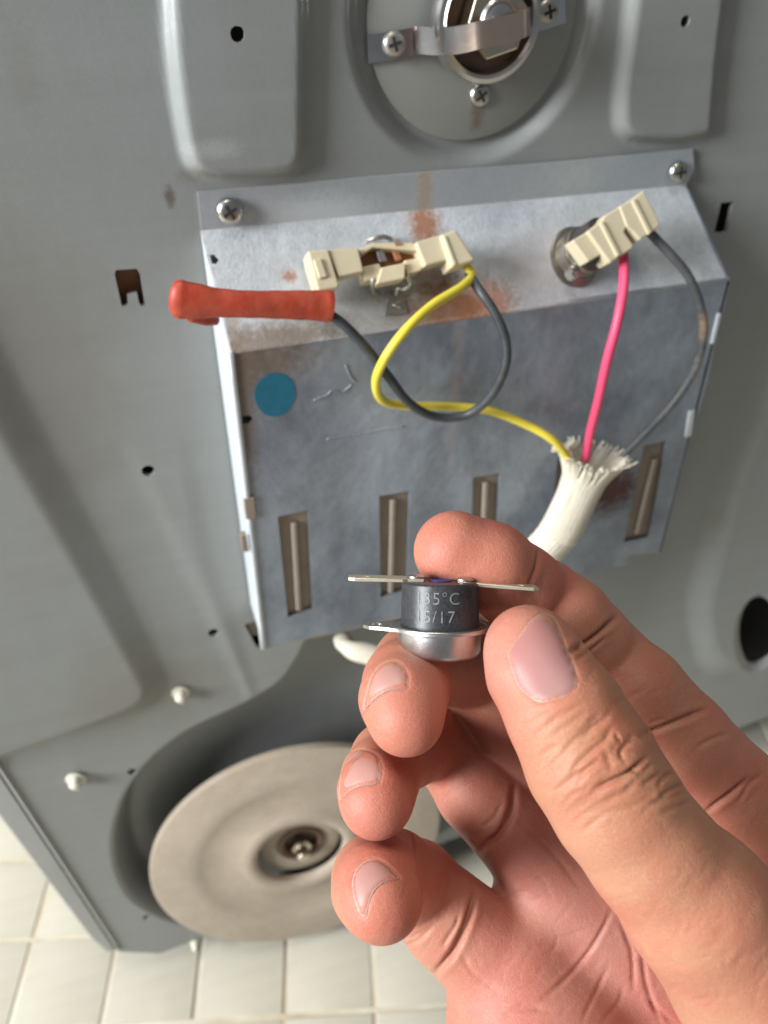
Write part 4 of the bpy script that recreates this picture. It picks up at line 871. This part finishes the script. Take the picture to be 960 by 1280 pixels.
for nm, L in NAILS.items():
    L = [tuple(q[:2]) for q in smooth_path(np.array([(p[0], p[1], 0) for p in L + [L[0]]]), 60)[:-1]]
    La = np.array(L); st_ = 2.2; gp = []
    for x in np.arange(La[:, 0].min(), La[:, 0].max(), st_):
        for y in np.arange(La[:, 1].min(), La[:, 1].max(), st_):
            if inpoly((x, y), L) and np.hypot(La[:, 0] - x, La[:, 1] - y).min() > 1.5: gp.append((x, y))
    pts = [Vector(p) for p in L + gp]; r = delaunay_2d_cdt(pts, [(i, (i + 1) % len(L)) for i in range(len(L))], [], 1, 1e-6)
    vs, cols = [], []; hz = cast(*La.mean(0))[0][2]
    for v in r[0]:
        h = cast(v.x, v.y); k_ = 0; cc = La.mean(0)
        while h is None or (h[0][2] - hz) > 9: k_ += 1; h = cast(v.x + (cc[0] - v.x) * .03 * k_, v.y + (cc[1] - v.y) * .03 * k_)
        p = h[0]
        n = HN[np.argmin(((HV - p) ** 2).sum(1))]; de = np.hypot(La[:, 0] - v.x, La[:, 1] - v.y).min() * .16
        vs.append(p + n * (.03 + .17 * min(1, de / .6))); 
        tq = float(np.clip((v.x - La[:, 0].min()) / np.ptp(La[:, 0]) * .6 + (v.y - La[:, 1].min()) / np.ptp(La[:, 1]) * .4, 0, 1)); fe = float(np.clip(1 - (v.y - La[:, 1].min()) / 9, 0, 1)) if nm == 'thumb' else 0
        tcol = np.array((.43, .225, .19)) if nm != 'thumb' else (np.array((.42, .175, .155)) * (1 - tq) + np.array((.33, .18, .17)) * tq); k_ = math.exp(-(de / .35) ** 2); cols.append(tcol * (1 - .5 * k_) + np.array((.56, .36, .27)) * .5 * k_); cols[-1] = cols[-1] * (1 - .6 * fe) + np.array((.46, .36, .27)) * .6 * fe
    fs = [tuple(f) for f in r[2]]
    # soften the plate
    V3 = np.array(vs); nbr = [set() for _ in V3]
    for f in fs:
        for i in range(3): nbr[f[i]].update((f[(i + 1) % 3], f[(i + 2) % 3]))
    for _ in range(14):
        V3 = np.array([v if i < len(L) else (.4 * v + .6 * V3[list(nbr[i])].mean(0)) for i, v in enumerate(V3)])
    Wn = (V3 / 1000) @ M3.T + CAM
    no = mk('nail', ([w_ for w_ in Wn], fs), nailm, hand)
    a_ = no.data.color_attributes.new('tint', 'FLOAT_COLOR', 'POINT'); a_.data.foreach_set('color', np.c_[np.array(cols), np.ones(len(cols))].astype(np.float32).ravel())
    no['label'] = {'thumb': 'broad pinkish thumbnail', 'middle': 'nail of the upper curled finger', 'ring': 'nail of the middle curled finger', 'little': 'nail of the little finger'}[nm]
    if FREE[nm]:
        q = [cast(*p) for p in smooth_path(np.array([(p[0], p[1], 0) for p in FREE[nm]]), 30)[:, :2]]; q = [h[0] + h[1] * .06 * (1 if h[1][2] < 0 else -1) for h in q if h]
        if len(q) > 4: mk('nail_rim', tube([M3 @ (p_ / 1000) + CAM for p_ in q], [.00004, .00012, .00013, .00011, .00004], 8), freem, no)
